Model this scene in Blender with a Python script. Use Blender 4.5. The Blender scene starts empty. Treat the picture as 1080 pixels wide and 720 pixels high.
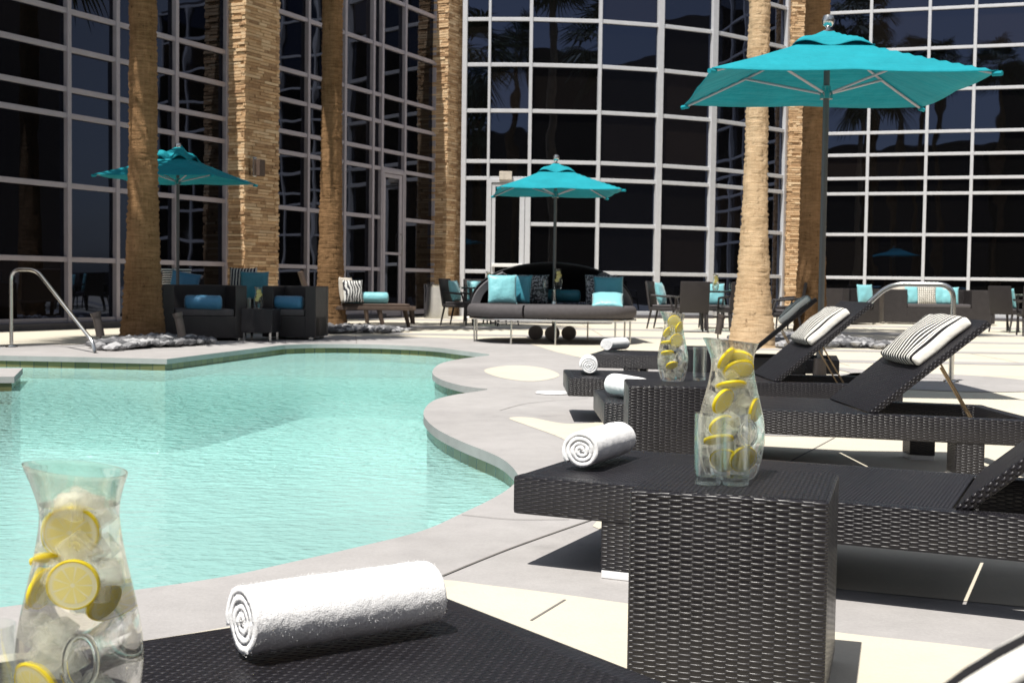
import bpy, bmesh, math, random
from mathutils import Vector, Matrix, noise
from mathutils.geometry import tessellate_polygon
R = math.radians
sc = bpy.context.scene
COL = sc.collection
rnd = random.Random(7)

# ------------------------------------------------------------------ camera
HC = 0.85; FPX = 1350.0
PITCH = math.atan(61/FPX); ROLL = 0.0137
cd = bpy.data.cameras.new('camera'); cam = bpy.data.objects.new('camera', cd); COL.objects.link(cam)
cd.sensor_width = 36; cd.lens = FPX*36/1080; cd.clip_end = 500; cd.clip_start = 0.05
CM = Matrix.Rotation(math.pi/2-PITCH, 4, 'X') @ Matrix.Rotation(ROLL, 4, 'Z')
cam.matrix_world = Matrix.Translation((0, 0, HC)) @ CM
cd.dof.use_dof = True; cd.dof.focus_distance = 3.3; cd.dof.aperture_fstop = 14.0
sc.camera = cam
def ray(px, py):
    return CM.to_3x3() @ Vector(((px-540)/FPX, -(py-360)/FPX, -1))
def at(px, py, z=0.0):
    d = ray(px, py); t = (z-HC)/d.z
    return Vector((d.x*t, d.y*t, z))
def atd(px, py, D):
    d = ray(px, py); t = D/d.y
    return Vector((d.x*t, D, HC+d.z*t))

# ------------------------------------------------------------------ materials
def newmat(name):
    m = bpy.data.materials.new(name); m.use_nodes = True
    nt = m.node_tree; b = nt.nodes['Principled BSDF']
    return m, nt, b
def N(nt, t, **kw):
    n = nt.nodes.new(t)
    for k, v in kw.items(): setattr(n, k, v)
    return n
def math_(nt, op, a, b=None, c=None):
    n = nt.nodes.new('ShaderNodeMath'); n.operation = op
    for i, v in enumerate((a, b, c)):
        if v is None: continue
        if isinstance(v, (int, float)): n.inputs[i].default_value = v
        else: nt.links.new(v, n.inputs[i])
    return n.outputs[0]
def ramp(nt, fac, stops):
    n = nt.nodes.new('ShaderNodeValToRGB'); e = n.color_ramp.elements
    while len(e) < len(stops): e.new(0.5)
    for el, (p, c) in zip(e, stops): el.position = p; el.color = (*c, 1)
    nt.links.new(fac, n.inputs[0]); return n.outputs[0]
def noise_(nt, vec, scale, detail=4, rough=0.6):
    n = nt.nodes.new('ShaderNodeTexNoise'); n.inputs['Scale'].default_value = scale
    n.inputs['Detail'].default_value = detail; n.inputs['Roughness'].default_value = rough
    if vec is not None: nt.links.new(vec, n.inputs['Vector'])
    return n.outputs['Fac']
def bump(nt, b, h, dist, strength=1.0):
    n = nt.nodes.new('ShaderNodeBump'); n.inputs['Distance'].default_value = dist
    n.inputs['Strength'].default_value = strength
    nt.links.new(h, n.inputs['Height']); nt.links.new(n.outputs[0], b.inputs['Normal']); return n
def mapping(nt, src, scale=(1, 1, 1), rot=(0, 0, 0)):
    n = nt.nodes.new('ShaderNodeMapping'); n.inputs['Scale'].default_value = scale
    n.inputs['Rotation'].default_value = rot
    nt.links.new(src, n.inputs['Vector']); return n.outputs[0]
def objco(nt): return N(nt, 'ShaderNodeTexCoord').outputs['Object']
def simple(name, col, rough=0.5, metal=0.0, var=0.15, scale=8, bmp=0.0, bscale=60, spec=0.5):
    m, nt, b = newmat(name)
    b.inputs['Roughness'].default_value = rough; b.inputs['Metallic'].default_value = metal
    b.inputs['Specular IOR Level'].default_value = spec
    co = objco(nt)
    lo = tuple(c*(1-var) for c in col); hi = tuple(min(1, c*(1+var)) for c in col)
    nt.links.new(ramp(nt, noise_(nt, co, scale), [(0.3, lo), (0.7, hi)]), b.inputs['Base Color'])
    if bmp: bump(nt, b, noise_(nt, co, bscale, 6), bmp)
    return m

def m_concrete(name, col, var=0.1, rough=0.75):
    m, nt, b = newmat(name); co = objco(nt)
    n1 = noise_(nt, co, 0.7, 6, 0.65); n2 = noise_(nt, co, 90, 4, 0.7); n3 = noise_(nt, co, 6, 8, 0.7)
    s = math_(nt, 'ADD', math_(nt, 'MULTIPLY', n1, 0.5), math_(nt, 'ADD', math_(nt, 'MULTIPLY', n2, 0.26), math_(nt, 'MULTIPLY', n3, 0.3)))
    st = noise_(nt, co, 1.9, 7, 0.75); s = math_(nt, 'SUBTRACT', s, math_(nt, 'MULTIPLY', math_(nt, 'MAXIMUM', math_(nt, 'SUBTRACT', st, 0.58), 0), 1.1))
    lo = tuple(c*(1-var*1.3) for c in col); hi = tuple(min(1, c*(1+var)) for c in col)
    nt.links.new(ramp(nt, s, [(0.34, lo), (0.62, hi)]), b.inputs['Base Color'])
    b.inputs['Roughness'].default_value = rough; b.inputs['Specular IOR Level'].default_value = 0.3
    bump(nt, b, math_(nt, 'ADD', n2, n3), 0.0015)
    return m

def m_wicker(name, col=(0.014, 0.013, 0.0165), pu=0.048, pv=0.0062, rough=0.33, hi=0.5, bd=0.0034, spec=0.42):
    m, nt, b = newmat(name)
    uv = N(nt, 'ShaderNodeUVMap'); uv.uv_map = 'UVMap'
    # a little wander so strands are hand woven, not ruled
    sp = N(nt, 'ShaderNodeSeparateXYZ'); nt.links.new(uv.outputs[0], sp.inputs[0])
    w = noise_(nt, uv.outputs[0], 22, 2); w2 = noise_(nt, uv.outputs[0], 60, 2)
    u = math_(nt, 'ADD', sp.outputs[0], math_(nt, 'MULTIPLY', math_(nt, 'SUBTRACT', w, 0.5), pu*0.12))
    v = math_(nt, 'ADD', sp.outputs[1], math_(nt, 'MULTIPLY', math_(nt, 'SUBTRACT', w2, 0.5), pv*0.2))
    vr = math_(nt, 'DIVIDE', v, pv); row = math_(nt, 'FLOOR', vr)
    ph = math_(nt, 'ADD', math_(nt, 'MULTIPLY', u, 2*math.pi/pu), math_(nt, 'MULTIPLY', row, math.pi))
    s = math_(nt, 'MULTIPLY_ADD', math_(nt, 'COSINE', ph), 0.5, 0.5)
    s = math_(nt, 'POWER', s, 0.8)
    rp = math_(nt, 'POWER', math_(nt, 'ABSOLUTE', math_(nt, 'SINE', math_(nt, 'MULTIPLY', vr, math.pi))), 0.55)
    over = math_(nt, 'MULTIPLY', s, rp)
    cord = math_(nt, 'MULTIPLY', math_(nt, 'POWER', math_(nt, 'ABSOLUTE', math_(nt, 'SINE', math_(nt, 'MULTIPLY', ph, 0.5))), 0.6), 0.35)
    h = math_(nt, 'MAXIMUM', over, cord)
    dk = tuple(c*0.22 for c in col); wn = noise_(nt, uv.outputs[0], 9, 5)
    mixc = ramp(nt, math_(nt, 'MULTIPLY', h, math_(nt, 'ADD', wn, 0.45)), [(0.1, dk), (0.45, col), (0.9, tuple(c*(1+hi) for c in col))])
    nt.links.new(mixc, b.inputs['Base Color'])
    nt.links.new(math_(nt, 'ADD', math_(nt, 'MULTIPLY', wn, 0.25), rough-0.12), b.inputs['Roughness'])
    bump(nt, b, h, bd); b.inputs['Specular IOR Level'].default_value = spec
    return m

M = {}
M['beige'] = m_concrete('cream_concrete', (0.56, 0.515, 0.425), 0.07)
M['gray'] = m_concrete('gray_concrete', (0.335, 0.322, 0.318), 0.16)
M['joint'] = simple('joint_dark', (0.16, 0.15, 0.14), 0.9)
M['wicker'] = m_wicker('black_wicker')
M['wicker_fine'] = m_wicker('black_wicker_fine', pu=0.024, pv=0.0105, rough=0.42, hi=0.6, bd=0.006, spec=0.3)
M['wicker_far'] = m_wicker('dark_wicker_far', col=(0.030, 0.026, 0.027), pu=0.05, pv=0.014, rough=0.45)
M['steel'] = simple('brushed_steel', (0.62, 0.62, 0.60), 0.22, 1.0, 0.05)
M['alu'] = simple('white_aluminium', (0.56, 0.57, 0.60), 0.38, 0.1, 0.05)
M['alu_gray_shaded'] = simple('grey_shaded_aluminium', (0.40, 0.37, 0.41), 0.45, 0.1, 0.06)  # grey of the umbrella ribs; on the left wing, shade put into white frames
M['pole'] = simple('dark_pole', (0.10, 0.105, 0.11), 0.4, 0.3, 0.05)
M['white'] = simple('white_plastic', (0.8, 0.8, 0.8), 0.4, 0, 0.03)
M['black'] = simple('black_plastic', (0.012, 0.012, 0.014), 0.45, 0, 0.2)
M['brass'] = simple('brass_rod', (0.45, 0.33, 0.2), 0.35, 0.8)
M['curb'] = simple('dark_plinth', (0.075, 0.072, 0.082), 0.7, 0, 0.15)
M['bronze'] = simple('bronze_fixture', (0.10, 0.085, 0.08), 0.45, 0.4, 0.15)
M['cushion'] = simple('grey_cushion', (0.075, 0.068, 0.072), 0.85, 0, 0.12, 20, 0.002, 300)
M['hood'] = simple('black_hood_cloth', (0.007, 0.007, 0.012), 0.8, 0, 0.2)
M['hood_rim'] = simple('grey_hood_trim', (0.13, 0.125, 0.135), 0.8, 0, 0.1)
M['brown'] = simple('brown_wicker_wood', (0.09, 0.06, 0.045), 0.6, 0, 0.2, 20, 0.002, 200)
M['pebble'] = simple('pebbles', (0.25, 0.25, 0.28), 0.7, 0, 0.8, 14)
def m_pebble():
    m, nt, b = newmat('pebbles'); at_ = N(nt, 'ShaderNodeAttribute'); at_.attribute_name = 'tone'
    nt.links.new(ramp(nt, at_.outputs['Fac'], [(0.0, (0.06, 0.062, 0.068)), (0.5, (0.14, 0.14, 0.15)), (1.0, (0.42, 0.42, 0.43))]), b.inputs['Base Color'])
    b.inputs['Roughness'].default_value = 0.75; return m
M['pebble'] = m_pebble()
M['soil'] = simple('gravel_bed', (0.07, 0.07, 0.075), 0.95, 0, 0.4, 40)
M['plaster'] = simple('pool_plaster', (0.62, 0.89, 0.87), 0.7, 0, 0.05, 1.2)
M['backbuild'] = simple('far_building_wall', (0.05, 0.04, 0.035), 0.8, 0, 0.1, 0.3)
M['yellow'] = simple('lemon_rind', (0.96, 0.80, 0.03), 0.35, 0, 0.06, 200, 0.0004, 900)
M['pith'] = simple('lemon_pith', (0.97, 0.95, 0.72), 0.5, 0, 0.04)

def m_fabric(name, col, trans=0.25, rough=0.8):
    m, nt, b = newmat(name); co = objco(nt)
    lo = tuple(c*0.88 for c in col); hi = tuple(min(1, c*1.1) for c in col)
    c = ramp(nt, noise_(nt, co, 3, 6), [(0.3, lo), (0.7, hi)])
    nt.links.new(c, b.inputs['Base Color']); b.inputs['Roughness'].default_value = rough
    b.inputs['Specular IOR Level'].default_value = 0.2
    bn = bump(nt, b, math_(nt, 'ADD', noise_(nt, co, 3.2, 4), math_(nt, 'MULTIPLY', noise_(nt, mapping(nt, co, (1, 9, 1)), 2.0, 3), 0.5)), 0.05, 0.8)
    if trans:
        t = N(nt, 'ShaderNodeBsdfTranslucent'); nt.links.new(c, t.inputs['Color'])
        mx = N(nt, 'ShaderNodeMixShader'); mx.inputs[0].default_value = trans
        nt.links.new(b.outputs[0], mx.inputs[1]); nt.links.new(t.outputs[0], mx.inputs[2])
        nt.links.new(mx.outputs[0], nt.nodes['Material Output'].inputs[0])
    return m
M['teal'] = m_fabric('teal_canvas', (0.015, 0.315, 0.385), 0.2)
def m_satin(name, col, rough=0.42):
    m, nt, b = newmat(name); co = objco(nt)
    b.inputs['Base Color'].default_value = (*col, 1); b.inputs['Roughness'].default_value = rough
    b.inputs['Sheen Weight'].default_value = 0.3
    bump(nt, b, noise_(nt, co, 9, 4), 0.02, 0.7); return m
M['satin'] = m_satin('pale_teal_satin', (0.20, 0.50, 0.55))
M['satin_dark'] = m_satin('deep_teal_satin', (0.03, 0.20, 0.27))
M['satin_blue'] = m_satin('blue_bolster', (0.03, 0.16, 0.30), 0.5)
def m_stripe(name, period, axis='X', a=(0.82, 0.80, 0.74), bcol=(0.015, 0.014, 0.016), duty=0.5, check=False, zmin=None):
    m, nt, b = newmat(name); co = objco(nt)
    sp = N(nt, 'ShaderNodeSeparateXYZ'); nt.links.new(co, sp.inputs[0])
    def band(o):
        f = math_(nt, 'FRACT', math_(nt, 'DIVIDE', o, period)); return math_(nt, 'GREATER_THAN', f, duty)
    f = band(sp.outputs[axis])
    if zmin:
        ay = math_(nt, 'ABSOLUTE', sp.outputs[axis])
        f = math_(nt, 'MULTIPLY', f, math_(nt, 'LESS_THAN', ay, zmin-0.012))
        f = math_(nt, 'MAXIMUM', f, math_(nt, 'MULTIPLY', math_(nt, 'GREATER_THAN', ay, zmin), math_(nt, 'LESS_THAN', ay, zmin+(0.028 if period < 1 else 0.037))))
    if check:
        f = math_(nt, 'MINIMUM', f, band(sp.outputs['Y' if axis == 'X' else 'X']))
    nt.links.new(ramp(nt, f, [(0.0, a), (1.0, bcol)]), b.inputs['Base Color'])
    b.inputs['Roughness'].default_value = 0.85; b.inputs['Specular IOR Level'].default_value = 0.2
    bump(nt, b, noise_(nt, co, 14, 3), 0.012, 0.5); return m
M['stripe'] = m_stripe('black_white_stripe', 0.037, 'Y', duty=0.40, zmin=0.205)
M['stripe_near'] = m_stripe('black_edged_white', 2.0, 'Y', duty=1.1, zmin=0.207)
M['stripe_dim'] = m_stripe('navy_white_stripe', 0.05, 'X', a=(0.55, 0.54, 0.5), bcol=(0.01, 0.01, 0.03))
M['check'] = m_stripe('checked_cloth', 0.045, 'X', duty=0.25, a=(0.02, 0.02, 0.02), bcol=(0.75, 0.72, 0.65), check=True)
M['linen'] = simple('linen_cushion', (0.55, 0.50, 0.43), 0.85)
def m_speckle():
    m, nt, b = newmat('speckled_cloth'); co = objco(nt)
    n = noise_(nt, co, 38, 2); nt.links.new(ramp(nt, n, [(0.5, (0.02, 0.02, 0.025)), (0.52, (0.35, 0.35, 0.37))]), b.inputs['Base Color'])
    b.inputs['Roughness'].default_value = 0.8; return m
M['speckle'] = m_speckle()
def m_zebra():
    m, nt, b = newmat('zebra_cloth'); co = objco(nt)
    w = N(nt, 'ShaderNodeTexWave'); w.inputs['Scale'].default_value = 5; w.inputs['Distortion'].default_value = 8; w.inputs['Detail'].default_value = 3
    nt.links.new(co, w.inputs['Vector'])
    nt.links.new(ramp(nt, w.outputs['Fac'], [(0.45, (0.02, 0.02, 0.03)), (0.5, (0.75, 0.75, 0.72))]), b.inputs['Base Color']); return m
M['zebra'] = m_zebra()
def m_towel():
    m, nt, b = newmat('white_terry'); co = objco(nt)
    b.inputs['Base Color'].default_value = (0.86, 0.86, 0.87, 1); b.inputs['Roughness'].default_value = 0.95
    b.inputs['Specular IOR Level'].default_value = 0.05; b.inputs['Sheen Weight'].default_value = 0.2
    v = N(nt, 'ShaderNodeTexVoronoi'); v.inputs['Scale'].default_value = 420; nt.links.new(co, v.inputs['Vector'])
    bump(nt, b, math_(nt, 'ADD', v.outputs['Distance'], noise_(nt, co, 120, 5)), 0.0005); return m
M['towel'] = m_towel()
def m_bark(name, lo, hi):
    m, nt, b = newmat(name); co = objco(nt)
    n1 = noise_(nt, mapping(nt, co, (3, 3, 26)), 1.5, 8, 0.7); n2 = noise_(nt, mapping(nt, co, (30, 30, 3)), 1.3, 6, 0.7)
    n3 = noise_(nt, co, 1.6, 4)
    s = math_(nt, 'ADD', math_(nt, 'MULTIPLY', n1, 0.5), math_(nt, 'ADD', math_(nt, 'MULTIPLY', n2, 0.26), math_(nt, 'MULTIPLY', n3, 0.3)))
    dk = tuple(c*0.28 for c in lo)
    cr = math_(nt, 'GREATER_THAN', noise_(nt, mapping(nt, co, (22, 22, 7)), 1.0, 3), 0.66)
    s = math_(nt, 'SUBTRACT', s, math_(nt, 'MULTIPLY', cr, 0.12))
    nt.links.new(ramp(nt, s, [(0.30, dk), (0.42, lo), (0.62, hi)]), b.inputs['Base Color'])
    b.inputs['Roughness'].default_value = 0.9; b.inputs['Specular IOR Level'].default_value = 0.15
    bump(nt, b, s, 0.03); return m
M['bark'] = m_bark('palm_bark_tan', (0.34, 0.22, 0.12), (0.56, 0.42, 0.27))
M['bark_shaded'] = m_bark('palm_bark_shaded', (0.125, 0.07, 0.03), (0.29, 0.17, 0.085))  # bark colour darkened to carry the shade on these trunks
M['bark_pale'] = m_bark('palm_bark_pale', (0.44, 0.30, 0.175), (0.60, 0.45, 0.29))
M['frond'] = simple('palm_frond', (0.06, 0.09, 0.03), 0.6, 0, 0.4, 2)
def m_stone():
    m, nt, b = newmat('ledge_stone'); co = objco(nt)
    at_ = N(nt, 'ShaderNodeAttribute'); at_.attribute_name = 'tone'
    n2 = noise_(nt, co, 14, 6, 0.7)
    s = math_(nt, 'ADD', math_(nt, 'MULTIPLY', at_.outputs['Fac'], 0.5), math_(nt, 'MULTIPLY', n2, 0.42))
    nt.links.new(ramp(nt, s, [(0.12, (0.25, 0.145, 0.08)), (0.36, (0.54, 0.355, 0.20)), (0.6, (0.70, 0.50, 0.305)), (0.9, (0.82, 0.69, 0.48))]), b.inputs['Base Color'])
    b.inputs['Roughness'].default_value = 0.9; b.inputs['Specular IOR Level'].default_value = 0.2
    bump(nt, b, noise_(nt, co, 40, 6, 0.7), 0.012); return m
M['stone'] = m_stone()
def m_tile():
    m, nt, b = newmat('waterline_tile')
    uv = N(nt, 'ShaderNodeUVMap'); uv.uv_map = 'UVMap'
    br = N(nt, 'ShaderNodeTexBrick'); br.offset = 0
    br.inputs['Color1'].default_value = (0.20, 0.17, 0.07, 1); br.inputs['Color2'].default_value = (0.11, 0.11, 0.05, 1)
    br.inputs['Mortar'].default_value = (0.07, 0.075, 0.055, 1); br.inputs['Scale'].default_value = 1
    br.inputs['Mortar Size'].default_value = 0.006; br.inputs['Brick Width'].default_value = 0.15; br.inputs['Row Height'].default_value = 0.3
    nt.links.new(uv.outputs[0], br.inputs['Vector']); nt.links.new(br.outputs['Color'], b.inputs['Base Color'])
    b.inputs['Roughness'].default_value = 0.25; return m
M['tile'] = m_tile()
def m_facade_glass(name='dark_tinted_glass', ior=1.55):
    m, nt, b = newmat(name); co = N(nt, 'ShaderNodeTexCoord').outputs['Object']
    b.inputs['Base Color'].default_value = (0.0035, 0.003, 0.003, 1); b.inputs['Roughness'].default_value = 0.015
    oi = N(nt, 'ShaderNodeObjectInfo'); nt.links.new(ramp(nt, oi.outputs['Random'], [(0.0, (0.002, 0.002, 0.002)), (0.7, (0.003, 0.0028, 0.0025)), (1.0, (0.009, 0.007, 0.006))]), b.inputs['Base Color'])
    b.inputs['IOR'].default_value = ior; b.inputs['Specular Tint'].default_value = (0.45, 0.58, 1.0, 1)
    bump(nt, b, noise_(nt, co, 0.5, 2), 0.008); return m
M['fglass'] = m_facade_glass()
M['fglass_sky'] = m_facade_glass('blue_black_tinted_glass', 1.78)
def m_water():
    m, nt, b = newmat('pool_water_surface'); co = objco(nt)
    b.inputs['Base Color'].default_value = (0.36, 0.645, 0.615, 1); b.inputs['Roughness'].default_value = 0.02; b.inputs['IOR'].default_value = 1.33
    n1 = noise_(nt, mapping(nt, co, (1.0, 1.7, 1)), 8.5, 2, 0.5); n2 = noise_(nt, mapping(nt, co, (1, 1.8, 1)), 27, 2, 0.5)
    n0 = noise_(nt, co, 0.22, 2)
    spx = N(nt, 'ShaderNodeSeparateXYZ'); nt.links.new(co, spx.inputs[0])
    zone = math_(nt, 'SUBTRACT', 1.0, math_(nt, 'MINIMUM', math_(nt, 'ABSOLUTE', math_(nt, 'DIVIDE', math_(nt, 'SUBTRACT', spx.outputs[1], 9.6), 3.6)), 1.0))
    amp = math_(nt, 'ADD', math_(nt, 'MULTIPLY', n0, 0.17), math_(nt, 'MULTIPLY', zone, 0.8))
    h = math_(nt, 'MULTIPLY', math_(nt, 'ADD', n1, math_(nt, 'MULTIPLY', n2, 0.36)), amp)
    bn = bump(nt, b, h, 0.34)
    t = N(nt, 'ShaderNodeBsdfTransparent'); t.inputs[0].default_value = (0.84, 0.965, 0.955, 1)
    mx = N(nt, 'ShaderNodeMixShader')
    fr = N(nt, 'ShaderNodeFresnel'); fr.inputs[0].default_value = 1.33; nt.links.new(bn.outputs[0], fr.inputs['Normal'])
    nt.links.new(math_(nt, 'MINIMUM', math_(nt, 'ADD', math_(nt, 'MULTIPLY', fr.outputs[0], 0.9), 0.54), 1.0), mx.inputs[0])
    nt.links.new(t.outputs[0], mx.inputs[1]); nt.links.new(b.outputs[0], mx.inputs[2])
    nt.links.new(mx.outputs[0], nt.nodes['Material Output'].inputs[0]); return m
M['water'] = m_water()
def m_glass(name, col=(0.96, 0.99, 0.98), ior=1.45, rough=0.0, mixf=0.55):
    m, nt, b = newmat(name); b.inputs['Base Color'].default_value = (*col, 1); b.inputs['Roughness'].default_value = rough
    b.inputs['Transmission Weight'].default_value = 1; b.inputs['IOR'].default_value = ior
    t = N(nt, 'ShaderNodeBsdfTransparent'); t.inputs[0].default_value = (*col, 1)
    mx = N(nt, 'ShaderNodeMixShader'); mx.inputs[0].default_value = mixf
    nt.links.new(t.outputs[0], mx.inputs[1]); nt.links.new(b.outputs[0], mx.inputs[2])
    nt.links.new(mx.outputs[0], nt.nodes['Material Output'].inputs[0])
    return m
M['glass'] = m_glass('clear_glass')
M['carafe'] = m_glass('lemon_water_glass', (0.998, 0.995, 0.95), 1.36, 0.0, 0.6)

def m_thin():
    m, nt, b = newmat('tumbler_glass'); t = N(nt, 'ShaderNodeBsdfTransparent'); t.inputs[0].default_value = (0.985, 0.995, 0.99, 1)
    gl = N(nt, 'ShaderNodeBsdfGlossy'); gl.inputs['Roughness'].default_value = 0.01; gl.inputs[0].default_value = (0.9, 0.95, 0.95, 1)
    fr = N(nt, 'ShaderNodeFresnel'); fr.inputs[0].default_value = 1.5; mx = N(nt, 'ShaderNodeMixShader')
    nt.links.new(math_(nt, 'MINIMUM', fr.outputs[0], 0.28), mx.inputs[0]); nt.links.new(t.outputs[0], mx.inputs[1]); nt.links.new(gl.outputs[0], mx.inputs[2])
    nt.links.new(mx.outputs[0], nt.nodes['Material Output'].inputs[0]); return m
M['tumbler'] = m_thin()
M['glasstop'] = m_glass('glass_table_top', (0.8, 0.92, 0.9), 1.45)
def m_ice():
    m, nt, b = newmat('ice'); co = objco(nt)
    b.inputs['Base Color'].default_value = (1, 1, 1, 1); b.inputs['Roughness'].default_value = 0.03
    b.inputs['Transmission Weight'].default_value = 1; b.inputs['IOR'].default_value = 1.22
    bump(nt, b, noise_(nt, co, 90, 3), 0.006)
    cloud = noise_(nt, co, 60, 4)
    d = N(nt, 'ShaderNodeBsdfDiffuse'); d.inputs[0].default_value = (1.0, 1.0, 0.93, 1)
    tl = N(nt, 'ShaderNodeBsdfTranslucent'); tl.inputs[0].default_value = (1.0, 1.0, 0.92, 1)
    t = N(nt, 'ShaderNodeBsdfTransparent')
    def mix(f, a, c):
        x = N(nt, 'ShaderNodeMixShader')
        if isinstance(f, float): x.inputs[0].default_value = f
        else: nt.links.new(f, x.inputs[0])
        nt.links.new(a, x.inputs[1]); nt.links.new(c, x.inputs[2]); return x.outputs[0]
    milky = mix(0.5, d.outputs[0], tl.outputs[0]); clear = mix(0.4, t.outputs[0], b.outputs[0])
    nt.links.new(mix(math_(nt, 'MULTIPLY', cloud, 0.62), clear, milky), nt.nodes['Material Output'].inputs[0]); return m
M['ice'] = m_ice()
def glow_through(nt, m, b, f=0.45):
    t = N(nt, 'ShaderNodeBsdfTranslucent'); mx = N(nt, 'ShaderNodeMixShader'); mx.inputs[0].default_value = f
    src = b.inputs['Base Color']
    if src.is_linked: nt.links.new(src.links[0].from_socket, t.inputs[0])
    else: t.inputs[0].default_value = src.default_value
    nt.links.new(b.outputs[0], mx.inputs[1]); nt.links.new(t.outputs[0], mx.inputs[2]); nt.links.new(mx.outputs[0], nt.nodes['Material Output'].inputs[0])
    return m
for k_ in ('yellow', 'pith'): glow_through(M[k_].node_tree, M[k_], M[k_].node_tree.nodes['Principled BSDF'], 0.4)
def m_flesh():
    m, nt, b = newmat('lemon_flesh'); co = objco(nt)
    sp = N(nt, 'ShaderNodeSeparateXYZ'); nt.links.new(N(nt, 'ShaderNodeUVMap').outputs[0], sp.inputs[0])
    x = sp.outputs[0]; y = sp.outputs[1]
    a = math_(nt, 'ARCTAN2', y, x); r = math_(nt, 'SQRT', math_(nt, 'ADD', math_(nt, 'MULTIPLY', x, x), math_(nt, 'MULTIPLY', y, y)))
    seg = math_(nt, 'ABSOLUTE', math_(nt, 'SINE', math_(nt, 'MULTIPLY', a, 4.5)))
    f = math_(nt, 'MULTIPLY', math_(nt, 'GREATER_THAN', seg, 0.22), math_(nt, 'GREATER_THAN', r, 0.12))
    nt.links.new(ramp(nt, f, [(0, (0.97, 0.95, 0.78)), (1, (0.97, 0.90, 0.42))]), b.inputs['Base Color'])
    b.inputs['Roughness'].default_value = 0.3
    return glow_through(nt, m, b)
M['flesh'] = m_flesh()

# ------------------------------------------------------------------ object helpers
def tag(o, label=None, cat=None, group=None, kind=None):
    if label: o['label'] = label
    if cat: o['category'] = cat
    if group: o['group'] = group
    if kind: o['kind'] = kind
    return o
def empty(name, label, cat, loc=(0, 0, 0), rz=0.0, group=None):
    o = bpy.data.objects.new(name, None); COL.objects.link(o); o.location = loc; o.rotation_euler = (0, 0, rz)
    o.empty_display_size = 0.1
    return tag(o, label, cat, group)
def link(name, me, mat=None, parent=None):
    o = bpy.data.objects.new(name, me); COL.objects.link(o)
    if mat is not None and len(me.materials) == 0: me.materials.append(mat)
    if parent is not None: o.parent = parent
    return o
def copy_tree(o, parent=None):
    c = o.copy(); COL.objects.link(c)
    if parent is not None: c.parent = parent
    for ch in list(o.children): copy_tree(ch, c)
    return c
def inst(proto, loc, rz, label, group=None, first=False):
    c = proto if first else copy_tree(proto)
    c.location = loc; c.rotation_euler = (0, 0, rz); c['label'] = label
    if group: c['group'] = group
    return c

class MB:
    def __init__(s): s.bm = bmesh.new()
    def box(s, a, b, bev=0.0, seg=2, mat=None):
        """axis aligned box between corners a and b, optional 4x4"""
        bm2 = bmesh.new(); bmesh.ops.create_cube(bm2, size=1)
        c = [(a[i]+b[i])/2 for i in range(3)]; d = [abs(b[i]-a[i]) for i in range(3)]
        for v in bm2.verts: v.co = Vector((c[0]+v.co.x*d[0], c[1]+v.co.y*d[1], c[2]+v.co.z*d[2]))
        if bev: bmesh.ops.bevel(bm2, geom=bm2.edges[:], offset=min(bev, min(d)*0.45), segments=seg, affect='EDGES', profile=0.6)
        if mat is not None: bm2.transform(mat)
        s.add(bm2); return s
    def add(s, bm2):
        me = bpy.data.meshes.new('t'); bm2.to_mesh(me); bm2.free(); s.bm.from_mesh(me); bpy.data.meshes.remove(me)
    def tube(s, pts, r, n=10, r2=None, caps=True):
        pts = [Vector(p) for p in pts]; rings = []
        up = None
        for i, p in enumerate(pts):
            if i == 0: t = pts[1]-p
            elif i == len(pts)-1: t = p-pts[i-1]
            else: t = (pts[i+1]-pts[i-1])
            t.normalize()
            if up is None:
                up = Vector((0, 0, 1)) if abs(t.z) < 0.9 else Vector((1, 0, 0))
            x = t.cross(up).normalized(); up = x.cross(t).normalized()
            rr = r if r2 is None else r+(r2-r)*i/(len(pts)-1)
            rings.append([s.bm.verts.new(p+(x*math.cos(2*math.pi*k/n)+up*math.sin(2*math.pi*k/n))*rr) for k in range(n)])
        for a, b in zip(rings, rings[1:]):
            for k in range(n): s.bm.faces.new((a[k], a[(k+1) % n], b[(k+1) % n], b[k]))
        if caps: s.bm.faces.new(rings[0][::-1]); s.bm.faces.new(rings[-1])
        return s
    def lathe(s, prof, n=32, c=(0, 0, 0), fn=None, closed=False):
        rings = []
        for (r, z) in prof:
            if r < 1e-6: rings.append([s.bm.verts.new((c[0], c[1], c[2]+z))]*n); continue
            ring = []
            for k in range(n):
                a = 2*math.pi*k/n; p = Vector((r*math.cos(a), r*math.sin(a), z))
                if fn: p = fn(p, a)
                ring.append(s.bm.verts.new(p+Vector(c)))
            rings.append(ring)
        for a, b in zip(rings, rings[1:]):
            for k in range(n):
                q = [a[k], a[(k+1) % n], b[(k+1) % n], b[k]]; u = []
                for v in q:
                    if v not in u: u.append(v)
                if len(u) > 2: s.bm.faces.new(u)
        return s
    def uvs(s):
        L = s.bm.loops.layers.uv.get('UVMap') or s.bm.loops.layers.uv.new('UVMap')
        for f in s.bm.faces:
            n = f.normal
            ax = max(range(3), key=lambda i: abs(n[i]))
            for l in f.loops:
                c = l.vert.co
                l[L].uv = (c.y, c.x) if ax == 2 else ((c.y, c.z) if ax == 0 else (c.x, c.z))
    def build(s, name, mat, parent=None, smooth=False, uv=True, shear=0.0):
        bmesh.ops.recalc_face_normals(s.bm, faces=s.bm.faces[:])
        s.bm.normal_update()
        if uv: s.uvs()
        if shear:
            for v in s.bm.verts: v.co.x += shear*v.co.y
        me = bpy.data.meshes.new(name); s.bm.to_mesh(me); s.bm.free()
        if smooth:
            for p in me.polygons: p.use_smooth = True
            if smooth != 'all':
                try: me.set_sharp_from_angle(angle=R(40))
                except Exception: pass
        return link(name, me, mat, parent)

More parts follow.
